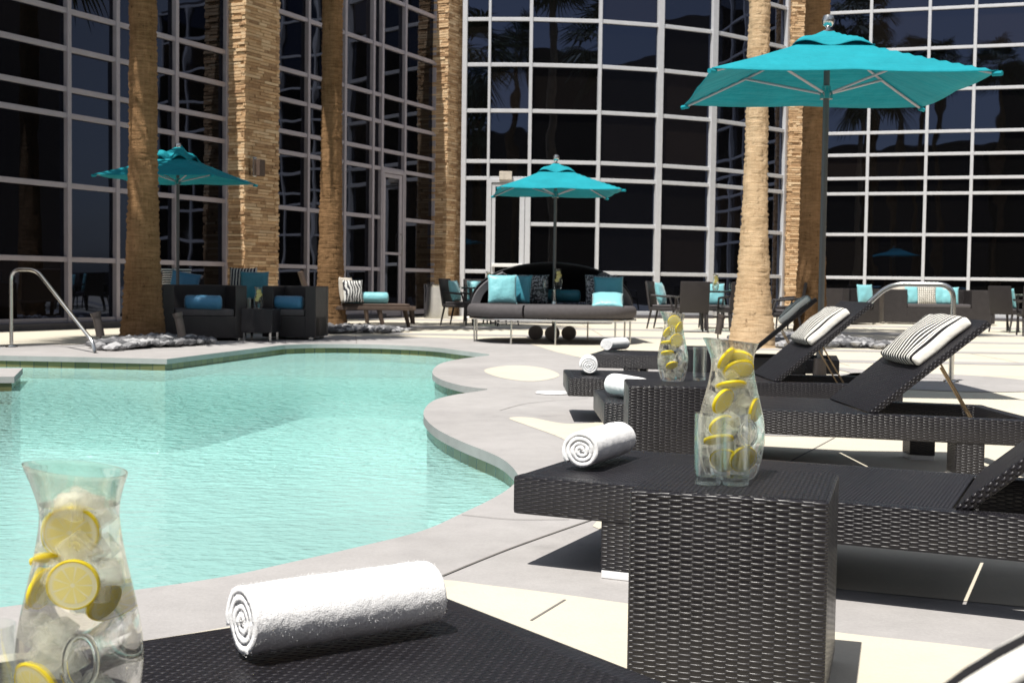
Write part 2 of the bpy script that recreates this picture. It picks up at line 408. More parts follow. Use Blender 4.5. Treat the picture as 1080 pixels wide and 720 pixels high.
def catmull(pts, closed=True, n=8):
    out = []; L = len(pts)
    rng = range(L) if closed else range(L-1)
    for i in rng:
        p0, p1, p2, p3 = (pts[(i+k-1) % L] if closed else pts[min(max(i+k-1, 0), L-1)] for k in range(4))
        for j in range(n):
            t = j/n
            out.append(tuple(0.5*((2*p1[k])+(-p0[k]+p2[k])*t+(2*p0[k]-5*p1[k]+4*p2[k]-p3[k])*t*t+(-p0[k]+3*p1[k]-3*p2[k]+p3[k])*t**3) for k in range(2)))
    if not closed: out.append(tuple(pts[-1][:2]))
    return out
def sheet(name, loops, z, mat, label=None):
    """flat sheet from an outer loop and hole loops"""
    vs = [[Vector((p[0], p[1], z)) for p in lp] for lp in loops]
    tris = tessellate_polygon(vs); flat = [v for lp in vs for v in lp]
    fs = []
    for t in tris:
        a, b, c = (flat[i] for i in t)
        if (b-a).cross(c-a).z < 0: t = (t[0], t[2], t[1])
        fs.append(t)
    me = bpy.data.meshes.new(name); me.from_pydata([tuple(v) for v in flat], [], fs); me.validate()
    o = link(name, me, mat); tag(o, kind='structure')
    return o

# ------------------------------------------------------------------ ground, pool
P = lambda x, y: tuple(at(x, y, 0)[:2])
def seg_curve(pxs, n=7): return catmull([P(*p) for p in pxs], False, n)
near = seg_curve([(0, 640), (147, 621), (240, 607), (300, 594), (383, 575), (446, 559), (487, 541), (522, 524), (541, 511), (546, 500), (527, 482), (485, 464.5), (459, 451), (447, 438), (450, 428), (460, 421), (480, 416), (505, 412.3), (514, 410.8)])
bB = seg_curve([(514, 409.8), (503, 408.8), (483, 405.5), (464, 399.5), (456, 393), (460, 386), (470, 381.5), (490, 377.8), (516, 374.6)])
farc = seg_curve([(516, 373.4), (485, 369.5), (455, 366), (410, 363.7), (375, 362.8), (335, 362.6), (300, 363.5)])
left = [P(176, 378.5), P(90, 376.5), P(-70, 373.5), P(-70, 388), P(24, 388), P(15, 397), P(-70, 397), (P(-70, 397)[0]-0.6, 8.0), (-3.3, 3.6)]
pool = near+bB+farc+left
spa_c = (2.45, 12.95); spa_r = 0.95
spa = [(spa_c[0]+spa_r*math.cos(2*math.pi*k/48), spa_c[1]+spa_r*math.sin(2*math.pi*k/48)) for k in range(48)]
G = 90
sheet('deck_ground', [[(-G, -G), (G, -G), (G, G), (-G, G)], pool, spa], 0.0, M['gray'])

def basin(name, loop, z_lip=-0.055, z_tile=-0.24, z_floor=-1.0, inset=0.025):
    n = len(loop)
    area = sum(loop[i][0]*loop[(i+1) % n][1]-loop[(i+1) % n][0]*loop[i][1] for i in range(n))
    sg = 1 if area > 0 else -1
    def off(d):
        res = []
        for i in range(n):
            a = Vector(loop[i-1]); b = Vector(loop[(i+1) % n]); t = (b-a)
            t = t.normalized() if t.length > 1e-6 else Vector((1, 0))
            nn = Vector((t.y, -t.x))*sg
            res.append((loop[i][0]+nn.x*d, loop[i][1]+nn.y*d))
        return res
    base = loop; ins = off(inset)
    cum = [0]
    for i in range(n): cum.append(cum[-1]+math.dist(loop[i], loop[(i+1) % n]))
    def strip(nm, la, za, lb, zb, mat):
        bm = bmesh.new(); L = bm.loops.layers.uv.new('UVMap')
        A = [bm.verts.new((p[0], p[1], za)) for p in la]; B = [bm.verts.new((p[0], p[1], zb)) for p in lb]
        for i in range(n):
            j = (i+1) % n
            try: f = bm.faces.new((A[i], A[j], B[j], B[i]))
            except ValueError: continue
            us = (cum[i], cum[i+1], cum[i+1], cum[i]); zs = (za, za, zb, zb)
            for l, u, z in zip(f.loops, us, zs): l[L].uv = (u, z+10.1+0.005)
        bmesh.ops.recalc_face_normals(bm, faces=bm.faces[:])
        me = bpy.data.meshes.new(nm); bm.to_mesh(me); bm.free()
        tag(link(nm, me, mat), kind='structure')
    strip(name+'_coping_lip', base, 0, base, z_lip, M['gray'])
    strip(name+'_coping_underside', base, z_lip, ins, z_lip, M['gray'])
    strip(name+'_waterline_tiles', ins, z_lip, ins, z_tile, M['tile'])
    strip(name+'_basin_wall', ins, z_tile, ins, z_floor, M['plaster'])
    sheet(name+'_basin_floor', [off(0.3)], z_floor, M['plaster'])
basin('pool', pool); basin('spa', spa)
WZ = -0.125
def water(name, loop):
    o = sheet(name, [loop], WZ, M['water']); return o
x0, x1 = min(p[0] for p in pool), max(p[0] for p in pool); y0, y1 = min(p[1] for p in pool), max(p[1] for p in pool)
water('pool_water', [(x0-.05, y0-.05), (x1+.05, y0-.05), (x1+.05, y1+.05), (x0-.05, y1+.05)])
water('spa_water', [(spa_c[0]-1, spa_c[1]-1), (spa_c[0]+1, spa_c[1]-1), (spa_c[0]+1, spa_c[1]+1), (spa_c[0]-1, spa_c[1]+1)])
# pool step ledge seen under the water in the cove
stp = [P(560, 505), P(500, 440), P(470, 452), P(452, 470), P(458, 495), P(470, 515), P(478, 536), P(520, 545)]
stl = catmull(stp, True, 6)
bm = bmesh.new(); vv = [bm.verts.new((p[0], p[1], -0.42)) for p in stl]; f = bm.faces.new(vv)
ex = bmesh.ops.extrude_face_region(bm, geom=[f]); bmesh.ops.translate(bm, verts=[e for e in ex['geom'] if isinstance(e, bmesh.types.BMVert)], vec=(0, 0, -0.72))
bmesh.ops.triangulate(bm, faces=bm.faces[:]); bmesh.ops.recalc_face_normals(bm, faces=bm.faces[:])
me = bpy.data.meshes.new('pool_step'); bm.to_mesh(me); bm.free(); tag(link('pool_step', me, M['plaster']), kind='structure')

# cream paving fields on the grey deck
b1 = seg_curve([(-120, 712), (0, 691), (150, 676), (300, 650), (400, 628), (455, 612), (520, 618), (600, 628), (664, 637), (780, 652), (891, 668), (1027, 683), (1250, 712)], 5)
sheet('cream_paving', [b1+[(6, -6), (-6, -6)]], 0.002, M['beige'])
b2 = seg_curve([(625, 555), (634, 540), (633, 510), (618, 482), (594, 463), (560, 450), (537, 441), (560, 440.5), (602, 447), (650, 440), (700, 415), (690, 395), (640, 383), (590, 372), (540, 360), (440, 355.5), (300, 353)], 6)
b2 += [P(300, 350), P(120, 362), P(-60, 367), (-30, 16), (-30, 60), (60, 60), (60, 4)]+[P(1080, 640), P(891, 622), P(700, 588)]
gb = [(3.9+1.0*math.cos(a*math.pi/20), 11.75+1.15*math.sin(a*math.pi/20)) for a in range(40)]
sheet('cream_paving', [b2], 0.002, M['beige'])
sheet('cream_paving', [catmull([P(511, 390), P(540, 385.5), P(572, 388), P(590, 396), P(563, 402), P(527, 398)], True, 6)], 0.002, M['beige'])
# grey bands and disc set in the cream paving
for (a, b) in [((7.15, 1.2), (7.55, 9)), ]:
    sheet('grey_paving_band', [[(1.3, 7.3), (9, 6.6), (9, 7.0), (1.3, 7.65)]], 0.005, M['gray'])
for (ya, w, xa, xb) in [(14.6, 0.55, 3.2, 30), (17.2, 0.5, 2.2, 30), (20.6, 0.7, -2, 30), (24.2, 0.8, -4, 30), (28.6, 1.0, -4, 30)]:
    sheet('grey_paving_band', [[(xa, ya), (xb, ya-0.04*(xb-xa)), (xb, ya+w-0.04*(xb-xa)), (xa, ya+w)]], 0.005, M['gray'])
sheet('grey_paving_disc', [gb], 0.007, M['gray'])
sheet('grey_spa_coping', [[(spa_c[0]+1.25*math.cos(2*math.pi*k/48), spa_c[1]+1.25*math.sin(2*math.pi*k/48)) for k in range(48)], spa], 0.007, M['gray'])
js = MB()
def joint(a, b, w=0.010, z=0.0034):
    a = Vector((*a, 0)); b = Vector((*b, 0)); t = (b-a).normalized(); n = Vector((-t.y, t.x, 0))*w/2
    js.bm.faces.new([js.bm.verts.new(q+Vector((0, 0, z))) for q in (a-n, b-n, b+n, a+n)])
def jcurve(px, w=0.008):
    c = seg_curve(px, 6)
    for p, q in zip(c, c[1:]): joint(p, q, w)
jcurve([(461, 610), (540, 578), (628, 547)])
jcurve([(487, 543), (540, 548), (600, 548)], 0.005)
jcurve([(560, 655), (596, 633)], 0.007)
jcurve([(429, 400), (470, 425), (530, 418), (600, 413)], 0.006) if 0 else None
jcurve([(800, 505), (880, 462)], 0.01)
jcurve([(527, 433), (560, 425), (620, 420)], 0.006)
for k in range(5): joint((1.5+2.2*k, 14.0), (1.5+2.9*k, 34), 0.012)
for k, y in enumerate((9.2, 12.6, 15.9, 19, 22.4, 26.5)): joint((4.3, y), (25, y-0.8), 0.012)
joint(P(300, 353), P(301, 362), 0.01); joint(P(375, 354), P(376, 362), 0.01)
js.build('paving_joints', M['joint']).__setitem__('kind', 'structure')
# skimmer lid with drain holes
m = MB(); m.lathe([(0.0, 0.014), (0.13, 0.014), (0.135, 0.006)], 28)
sk = m.build('skimmer_lid', M['white']); sk.location = (*P(583, 415), 0.0); tag(sk, 'small round white skimmer lid set in the grey pool deck', 'lid')

# ------------------------------------------------------------------ curtain walls
LV = [0.12, 1.15, 2.37, 3.52, 3.95, 4.61, 5.23, 6.39, 7.53, 8.62, 9.8, 11.0]
def wallpt(p, q, px):
    """where the sight line of image column px meets the wall line p-q"""
    k = (px-540)/FPX; p = Vector(p); q = Vector(q); d = q-p
    t = (k*p.y-p.x)/(d.x-k*d.y); return p+d*t
def facade(label, pts, levels, mcol, mw, thick=None, door_skip=None, group='glass curtain walls round the pool court'):
    """pts: plan positions of the vertical mullions; levels: transom heights"""
    root = empty('curtain_wall', label, 'glass wall', (0, 0, 0), 0, group)
    nb = len(pts)-1
    for i in range(nb):
        a = Vector(pts[i]); b = Vector(pts[i+1]); t = (b-a).normalized(); n = Vector((t.y, -t.x)); L = (b-a).length
        zs = [z for z in levels]
        for z0, z1 in zip(zs, zs[1:]):
            if door_skip and door_skip(i, z0, z1): continue
            tx = rnd.uniform(-1, 1)*0.0022; ty = rnd.uniform(-1, 1)*0.0022
            bmx = MB(); nx = 10
            bmx.box((0.0, -0.004, z0), (L, 0.004, z1))
            o = bmx.build('glass_pane', M['fglass'] if mcol is M['alu_gray_shaded'] else M['fglass_sky'], root)
            o.matrix_local = Matrix.Translation((a.x, a.y, 0)) @ Matrix.Rotation(math.atan2(t.y, t.x)+ty, 4, 'Z') @ Matrix.Rotation(tx, 4, 'X')
        for z in zs:
            if door_skip and door_skip(i, z-0.01, z+0.01): continue
            bmx = MB(); h = mw if z > 0.2 else 0.12
            bmx.box((0.0, -0.075, z-h/2), (L, -0.005, z+h/2), 0.006, 1)
            o = bmx.build('transom', mcol, root)
            o.matrix_local = Matrix.Translation((a.x, a.y, 0)) @ Matrix.Rotation(math.atan2(t.y, t.x), 4, 'Z')
    for i, p in enumerate(pts):
        a = Vector(pts[max(i-1, 0)]); b = Vector(pts[min(i+1, nb)]); t = (b-a).normalized()
        w = mw*(thick[i] if thick else 1.0)
        bmx = MB(); bmx.box((-w/2, -0.10, 0.0), (w/2, 0.03, levels[-1]+0.05), 0.006, 1)
        o = bmx.build('mullion', mcol, root); o.matrix_local = Matrix.Translation((p[0], p[1], 0)) @ Matrix.Rotation(math.atan2(t.y, t.x), 4, 'Z')
    return root
# left wing
LA, LB = (-8.04, 20.1), (-5.63, 25.0)
cols = [wallpt(LA, LB, x) for x in (69, 120, 182, 235)]
dirL = (cols[-1]-cols[0]).normalized()
lw = [Vector(LA)-dirL*5.4, Vector(LA)-dirL*3.0, Vector(LA)-dirL*0.9]+cols
facade('dark glass wall with frames coloured grey for shade on the far left behind the left umbrella', [tuple(p) for p in lw], LV[:9], M['alu_gray_shaded'], 0.085)
LC, LD = (-4.94, 26.65), (-2.08, 32.7)
c2 = [wallpt(LC, LD, x) for x in (283, 320.5, 359, 388.6, 398, 422, 454)]
facade('dark glass wall with frames coloured grey for shade between the two left stone pillars', [tuple(p) for p in c2], LV[:10], M['alu_gray_shaded'], 0.085,
       door_skip=lambda i, a, b: i == 4 and a < 3.5)
# plinth along left wing
dd = (c2[-1]-c2[0]).normalized()
def wall_box(name, a, b, t0, t1, z0, z1, mat, label, cat, group=None, bev=0.01):
    a = Vector(a); b = Vector(b); t = (b-a).normalized(); L = (b-a).length
    m = MB(); m.box((0, -t1, z0), (L, -t0, z1), bev, 1)
    o = m.build(name, mat); o.matrix_world = Matrix.Translation((a.x, a.y, 0)) @ Matrix.Rotation(math.atan2(t.y, t.x), 4, 'Z')
    if cat: tag(o, label, cat, group)
    return o
wall_box('wall_plinth', lw[0], lw[-1], 0.105, 0.30, 0, 0.11, M['curb'], 'low dark plinth at the foot of the far left glass wall', 'plinth', 'plinths under the glass walls')
wall_box('wall_plinth', c2[0], c2[4], 0.105, 0.25, 0, 0.10, M['curb'], 'low dark plinth left of the shaded glass door', 'plinth', 'plinths under the glass walls')
# door in left wing
def door(label, a, b, head, mcol, pushbar, group):
    a = Vector(a); b = Vector(b); t = (b-a).normalized(); L = (b-a).length
    root = empty('glass_door', label, 'door', (a.x, a.y, 0), math.atan2(t.y, t.x), group)
    j = 0.09; st = 0.10
    m = MB(); m.box((0, -.10, 0), (j, .02, head), .005, 1); m.box((L-j, -.10, 0), (L, .02, head), .005, 1); m.box((j, -.10, head-j), (L-j, .02, head), .005, 1)
    m.build('door_frame', mcol, root)
    m = MB(); y0_, y1_ = -.075, -.02
    m.box((j+.012, y0_, .03), (j+st, y1_, head-j-.012), .005, 1); m.box((L-j-st*1.4, y0_, .03), (L-j-.012, y1_, head-j-.012), .005, 1)
    m.box((j+st, y0_, head-j-st), (L-j-st*1.4, y1_, head-j-.012), .005, 1); m.box((j+st, y0_, .03), (L-j-st*1.4, y1_, .26), .005, 1)
    leaf = m.build('door_leaf', mcol, root)
    m = MB(); m.box((j+st-.01, -.05, .25), (L-j-st*1.4+.01, -.042, head-j-st+.01)); m.build('glass_pane', M['fglass'], leaf)
    m = MB()
    if pushbar:
        m.box((j+.02, -.16, pushbar-.05), (L-j-.05, -.10, pushbar+.04), .012); m.box((j+.03, -.12, pushbar-.03), (j+.09, -.07, pushbar+.03), .004); m.box((L-j-.12, -.12, pushbar-.03), (L-j-.06, -.07, pushbar+.03), .004)
        m.build('push_bar', M['white'], leaf)
    else:
        m.tube([(L-j-st, -.08, 1.5), (L-j-st, -.14, 1.5), (L-j-st, -.14, 2.0), (L-j-st, -.08, 2.0)], .014, 8); m.build('handle', M['steel'], leaf)
        m = MB(); m.box((j+st, -.078, 1.5), (L-j-st*1.4, -.052, 1.56)); m.build('mid_rail', mcol, leaf)
    return root
door('tall glass door with frame coloured grey for shade in the left wall right of a palm trunk', c2[4], c2[5], 3.52, M['alu_gray_shaded'], None, 'glass doors into the building')

# central bowed wing
cw = [(-1.29, 32.9), (-0.66, 32.83), (0.38, 32.78), (2.13, 32.9), (3.71, 33.35), (5.20, 34.08), (6.40, 35.1), (7.56, 36.2)]
cl = [0.12, 1.15, 2.37, 3.52, 3.95, 5.23, 6.39, 7.53, 8.62, 9.8, 11.0]
# the door sits in bay 1; the upper lights there run over both bays
def skipc(i, a, b): return i == 1 and a < 3.5
facade('white framed bowed dark glass wall in the centre behind the daybed', cw, cl, M['alu'], 0.095, [1.3, .7, .9, .9, 1.7, 2.0, 1, 1.6], skipc)
door('white framed glass door with push bar behind the teal centre umbrella', cw[1], cw[2], 3.5, M['alu'], 1.32, 'glass doors into the building')
m = MB(); m.box((-.16, -.12, 0), (.16, 0, .22), .012); o = m.build('door_operator_box', M['linen']); o.location = (-0.22, 32.72, 3.47); tag(o, 'small beige box mounted over the white framed door', 'box')
# right wing
RA, RB = (9.02, 36.7), (14.06, 35.15)
rc = [wallpt(RA, RB, x) for x in (856, 910.5, 971.5, 1019.5, 1082)]
dr = (rc[-1]-rc[0]).normalized(); rc += [rc[-1]+dr*1.5, rc[-1]+dr*3.2, rc[-1]+dr*5]
facade('white framed dark glass wall on the right behind the large umbrella', [tuple(p) for p in rc], LV, M['alu'], 0.085)
for (a, b, lb) in ((rc[0], rc[-1], 'low dark plinth along the right glass wall behind the outdoor sofas'), (Vector(cw[3]), Vector(cw[4]), 'short dark plinth of the bowed wall just right of the daybed'), (Vector(cw[4]), Vector(cw[5]), 'short dark plinth of the bowed wall behind the dining chairs')):
    wall_box('wall_plinth', a, b, 0.125, 0.28, 0, 0.09, M['curb'], lb, 'plinth', 'plinths under the glass walls')
# dark mass behind each wing so nothing shows through from the side
def mass(pts, h, label, depth=3.0):
    n = len(pts); vs = [(p[0], p[1]) for p in pts]
    back = []
    bm = bmesh.new()
    cx = sum(p[0] for p in vs)/n; cy = sum(p[1] for p in vs)/n
    a = Vector(vs[0]); b = Vector(vs[-1]); t = (b-a).normalized(); nn = Vector((-t.y, t.x))
    fr = [bm.verts.new((p[0]+nn.x*.12, p[1]+nn.y*.12, 0)) for p in vs]
    bk = [bm.verts.new((b.x+nn.x*depth, b.y+nn.y*depth, 0)), bm.verts.new((a.x+nn.x*depth, a.y+nn.y*depth, 0))]
    f = bm.faces.new(fr+bk); ex = bmesh.ops.extrude_face_region(bm, geom=[f])
    bmesh.ops.translate(bm, verts=[e for e in ex['geom'] if isinstance(e, bmesh.types.BMVert)], vec=(0, 0, h))
    bmesh.ops.recalc_face_normals(bm, faces=bm.faces[:])
    me = bpy.data.meshes.new('building_block'); bm.to_mesh(me); bm.free()
    o = link('building_block', me, M['curb']); tag(o, label, 'building')
mass([tuple(p) for p in lw], 7.7, 'dark building volume behind the far left glass wall')
mass([tuple(p) for p in c2], 8.8, 'dark building volume behind the glass wall with the shaded door')
mass(cw, 11.2, 'dark building volume behind the bowed centre glass wall', 4)
mass([tuple(p) for p in rc], 11.2, 'dark building volume behind the right glass wall', 4)

# ------------------------------------------------------------------ stone pillars
def pillar(label, plan, height, ch=0.062, faces=None):
    """plan: convex loop (counter-clockwise); every face gets courses of individual ledge stones"""
    bm = bmesh.new(); lay = bm.faces.layers.float.new('tone') if hasattr(bm.faces.layers, 'float') else None
    n = len(plan); cols_ = []
    area = sum(plan[i][0]*plan[(i+1) % n][1]-plan[(i+1) % n][0]*plan[i][1] for i in range(n))
    if area < 0: plan = plan[::-1]
    def bx(p0, t, nn, L, d, z0, z1, tone):
        vs = []
        for (u, w, z) in ((0, -.08, z0), (L, -.08, z0), (L, d, z0), (0, d, z0), (0, -.08, z1), (L, -.08, z1), (L, d, z1), (0, d, z1)):
            q = p0+t*u+nn*w; vs.append(bm.verts.new((q.x, q.y, z)))
        for idx in ((0, 3, 2, 1), (4, 5, 6, 7), (0, 1, 5, 4), (1, 2, 6, 5), (2, 3, 7, 6), (3, 0, 4, 7)):
            f = bm.faces.new([vs[k] for k in idx]); f[lay] = tone
    core = [bm.verts.new((p[0], p[1], 0)) for p in plan]; top = [bm.verts.new((p[0], p[1], height)) for p in plan]
    f = bm.faces.new(top); f[lay] = .3
    for i in range(n):
        f = bm.faces.new((core[i], core[(i+1) % n], top[(i+1) % n], top[i])); f[lay] = 0.05
    for i in range(n):
        if faces is not None and i not in faces: pass
        a = Vector(plan[i]); b = Vector(plan[(i+1) % n]); t = (b-a); L = t.length; t.normalize(); nn = Vector((t.y, -t.x))
        z = 0.0; k = 0
        while z < height:
            h = ch*rnd.uniform(0.85, 1.12); u = -rnd.uniform(0, .03)
            while u < L:
                l = rnd.uniform(.12, .5); e = min(u+l, L+rnd.uniform(0, .035))
                bx(a+t*u, t, nn, e-u-.004, rnd.uniform(.0, .038), z+.006, z+h-.006, rnd.random()); u += l
            z += h
    bmesh.ops.recalc_face_normals(bm, faces=bm.faces[:])
    me = bpy.data.meshes.new('stone_pillar'); bm.to_mesh(me); bm.free()
    o = link('stone_pillar', me, M['stone']); return tag(o, label, 'pillar', 'stacked stone pillars')
P1 = Vector(LB); n1 = Vector((dirL.y, -dirL.x)); 
pillar('stacked ledge stone pillar on the left with a square wall light', [tuple(P1), tuple(P1+n1*.48), tuple(P1+n1*.48+dirL*1.05), tuple(P1+dirL*1.05)], 7.9)
pillar('stacked ledge stone pillar left of the white framed centre wall', [(-2.1, 32.68), (-1.71, 32.5), (-1.46, 33.0), (-1.34, 33.05), (-1.34, 34), (-2.1, 34)], 11)
pillar('sunlit pale stone pillar right of the thick palm trunk', [(7.68, 36.05), (8.40, 36.1), (8.5, 37.2), (7.75, 37.2)], 11.2)
# wall light on pillar 1
q = P1+n1*.545+dirL*.25
sc_ = empty('wall_light', 'square bronze wall light on the left stone pillar', 'wall light', (q.x, q.y, 0), math.atan2(dirL.y, dirL.x))
za = atd(270, 189, q.y).z; zb = atd(270, 165, q.y).z
m = MB(); m.box((-.13, -.05, za+.04), (-.02, 0.06, zb-.02), .01); m.build('back_plate', M['steel'], sc_)
m = MB(); m.box((-.05, -.14, za+.06), (.13, .03, zb-.06), .012); m.build('lamp_housing', M['brown'], sc_)

# ------------------------------------------------------------------ palms
def crown_mesh(name, seed, n=46, rad=2.0):
    r = random.Random(seed); bm = bmesh.new()
    for i in range(n):
        az = r.uniform(0, 2*math.pi); el = r.uniform(-1.0, 1.25); L = rad*r.uniform(.75, 1.05)
        d = Vector((math.cos(az)*math.cos(el), math.sin(az)*math.cos(el), math.sin(el)))
        side = d.cross(Vector((0, 0, 1))).normalized(); up = side.cross(d).normalized()
        pet = L*.45; pts = [Vector((0, 0, 0))+d*0.1, d*pet*.5+Vector((0, 0, -.02)), d*pet+Vector((0, 0, -.08*L))]
        for a, b in zip(pts, pts[1:]):
            w = side*.02; bm.faces.new([bm.verts.new(v) for v in (a-w, a+w, b+w, b-w)])
        c = pts[-1]; nb = 15
        for k in range(nb):
            a = (k/(nb-1)-.5)*R(170); bl = L*.58*math.cos(a*.55)*r.uniform(.85, 1.1)
            bd = (d*math.cos(a)+side*math.sin(a)).normalized(); perp = up.cross(bd).normalized()
            w = .045; mid = c+bd*bl*.55+up*.03; tip = c+bd*bl+Vector((0, 0, -.22*bl-r.uniform(0, .12)))
            v = [bm.verts.new(x) for x in (c, mid-perp*w, mid+perp*w, tip, )]
            bm.faces.new((v[0], v[1], v[2])); bm.faces.new((v[1], v[3], v[2]))
    me = bpy.data.meshes.new(name); bm.to_mesh(me); bm.free(); me.materials.append(M['frond']); return me
crowns = [crown_mesh('crown', 3), crown_mesh('crown', 5, 40, 2.3)]
def palm(label, x, y, h, r0, r1, mat, seed, cr=0, lean=(0, 0), flare=0.0, hb=None, crs=1.0):
    root = empty('palm_tree', label, 'palm tree', (x, y, 0), 0, 'palm trees of the pool court')
    r_ = random.Random(seed); bm = bmesh.new(); n = 36; nz = int(h/0.035); rings = []
    for i in range(nz+1):
        z = h*i/nz
        rad = r1+(r0-r1)*math.exp(-z/1.15)
        ring = []
        gro = 0.015*math.sin(z*2*math.pi/0.085+0.8*noise.noise((0, 0, z*3)))
        for k in range(n):
            a = 2*math.pi*k/n
            d = noise.noise((math.cos(a)*2.2+seed, math.sin(a)*2.2, z*4))*.016+noise.noise((math.cos(a)*7, math.sin(a)*7+seed, z*22))*.013
            rr = rad+d+gro*(.5+noise.noise((math.cos(a)*2, math.sin(a)*2, z*6+seed)))
            ring.append(bm.verts.new((rr*math.cos(a)+lean[0]*z, rr*math.sin(a)+lean[1]*z, z-.02)))
        rings.append(ring)
    for a, b in zip(rings, rings[1:]):
        for k in range(n): bm.faces.new((a[k], a[(k+1) % n], b[(k+1) % n], b[k]))
    me = bpy.data.meshes.new('trunk'); bm.to_mesh(me); bm.free()
    for p in me.polygons: p.use_smooth = True
    link('trunk', me, mat, root)
    c = link('crown', crowns[cr], None, root); c.location = (lean[0]*h, lean[1]*h, h); c.rotation_euler = (0, 0, seed); c.scale = (crs,)*3
    return root
def g(px, py): return at(px, py, 0)
p = g(145, 361.5); T1 = p; palm('brown shaded palm trunk rising from pebbles at the left pool corner', p.x, p.y+.25, 7.2, .31, .172, M['bark_shaded'], 11, 0, (0.0, 0), crs=1.05)
p = g(346, 349); T2 = p; palm('reddish brown palm trunk between the left armchairs and the brown daybed', p.x, p.y+.25, 8.6, .30, .17, M['bark_shaded'], 23, 1, crs=1.25)
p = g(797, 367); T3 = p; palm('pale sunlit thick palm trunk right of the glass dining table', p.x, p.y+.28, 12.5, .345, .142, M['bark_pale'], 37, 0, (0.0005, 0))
p = g(857, 357); T4 = p; palm('orange brown palm trunk in shade beside the large umbrella pole', p.x, p.y+.2, 9.2, .30, .20, M['bark_shaded'], 41, 1, (0.0, 0), crs=1.1)
for (x, y, h, lb) in ((-6.78, 15.0, 9.0, 'added palm outside the frame shading the left palm trunk'), (-1.6, -11, 15.4, 'tall palm behind the camera mirrored beside the stone pillar'),  # first palm is added out of view so its crown shades the left trunk
                      (-3.2, -12.5, 15.8, 'tall palm behind the camera mirrored next to the first one'), (1.9, -11.5, 15.2, 'tall palm behind the camera mirrored in the second glass bay'),
                      (-4.2, -10.5, 14.5, 'tall palm behind the camera mirrored in the right glass wall'), (-6.5, -13, 15.0, 'tall palm behind the camera farthest to the left')):
    palm(lb, x, y, h, .36, .2, M['bark_shaded'], abs(x)*3, 1, crs=1.1)

# opposite building behind the camera (only ever seen mirrored in the glass)
def bldg(label, x0, x1, y0, y1, h):
    m = MB(); m.box((x0, y0, 0), (x1, y1, h)); r_ = m.build('opposite_building', M['backbuild']); tag(r_, label, 'building', 'buildings behind the camera')
bldg('long low building across the pool behind the camera', -60, -3, -40, -29, 12.2)
bldg('taller building block across the pool behind the camera', -3, 40, -42, -31, 18.5)
bldg('added unseen building right of the court keeping sky out of the left glass', 22, 34, -30, 31, 12)  # added block, unseen, darkens what the left glass wall mirrors

# ------------------------------------------------------------------ pebbles
def pebbles(label_name, cx, cy, rx, ry, n, seed, avoid):
    r_ = random.Random(seed); m = MB()
    for i in range(n):
        a = r_.uniform(0, 2*math.pi); q = math.sqrt(r_.random())*(1+.22*math.sin(3*a+seed)+.1*math.sin(7*a)); x = cx+rx*q*math.cos(a); y = cy+ry*q*math.sin(a)
        if math.hypot(x-avoid[0], y-avoid[1]) < avoid[2]: continue
        s = r_.uniform(.04, .095); bm2 = bmesh.new(); bmesh.ops.create_icosphere(bm2, subdivisions=1, radius=s)
        for v in bm2.verts: v.co *= r_.uniform(.7, 1.15)
        bm2.transform(Matrix.Translation((x, y, s*.4+.02+.05*max(0, 1-q))) @ Matrix.Rotation(r_.uniform(0, 6), 4, 'Z') @ Matrix.Diagonal((1.3, .8, .55, 1)))
        ly = bm2.faces.layers.float.new('tone'); tn = r_.random()
        for f_ in bm2.faces: f_[ly] = tn
        if m.bm.faces.layers.float.get('tone') is None: m.bm.faces.layers.float.new('tone')
        m.add(bm2)
    o = m.build('pebbles', M['pebble'], uv=False); tag(o, kind='stuff', label=label_name)
    sheet('gravel_bed', [[(cx+rx*.9*(1+.22*math.sin(3*k/36*6.2832+seed))*math.cos(k/36*6.2832), cy+ry*.9*(1+.22*math.sin(3*k/36*6.2832+seed))*math.sin(k/36*6.2832)) for k in range(36)]], 0.010, M['soil'])
pebbles('loose grey pebbles around the left palm trunk', T1.x+.30, T1.y-.45, .56, 1.3, 460, 1, (T1.x, T1.y+.25, .28))
pebbles('loose grey pebbles around the second palm trunk', T2.x+.25, T2.y-.1, .95, 1.2, 420, 2, (T2.x, T2.y+.25, .28))
pebbles('loose grey pebbles around the two right palm trunks', (T3.x+T4.x)/2+.2, (T3.y+T4.y)/2+.1, 1.05, 2.2, 800, 3, (T3.x, T3.y+.28, .35))

# ------------------------------------------------------------------ up-lights
def uplight(label, px, py, D, lean, mat, first=[None]):
    if first[0] is None:
        root = empty('garden_spotlight', label, 'spotlight', (0, 0, 0), 0, 'spotlights in the pebble beds')
        m = MB(); m.tube([(0, 0, 0), (0, 0, .16)], .012, 8); m.build('stake', M['bronze'], root)
        m = MB(); m.tube([(0, 0, .10), (-.02, 0, .22), (-.05, 0, .36)], .052, 18); 
        m.build('lamp_housing', M['bronze'], root, smooth=True)
        m = MB(); m.tube([(-.048, 0, .35), (-.062, 0, .40)], .060, 18, .066); m.build('shroud', M['bronze'], root, smooth=True)
        first[0] = root; c = root
    else: c = copy_tree(first[0]); c['label'] = label
    p = at(px, py, 0.02); c.location = p; c.rotation_euler = (0, 0, lean); return c
uplight('dark spotlight left of the left palm trunk', 106, 363, 0, 0.2, None)
uplight('spotlight leaning left to the right of the left palm trunk', 192, 363, 0, 0.1, None)
uplight('dark brown spotlight left of the pale palm trunk by the dining set', 757, 359, 0, 3.0, None)

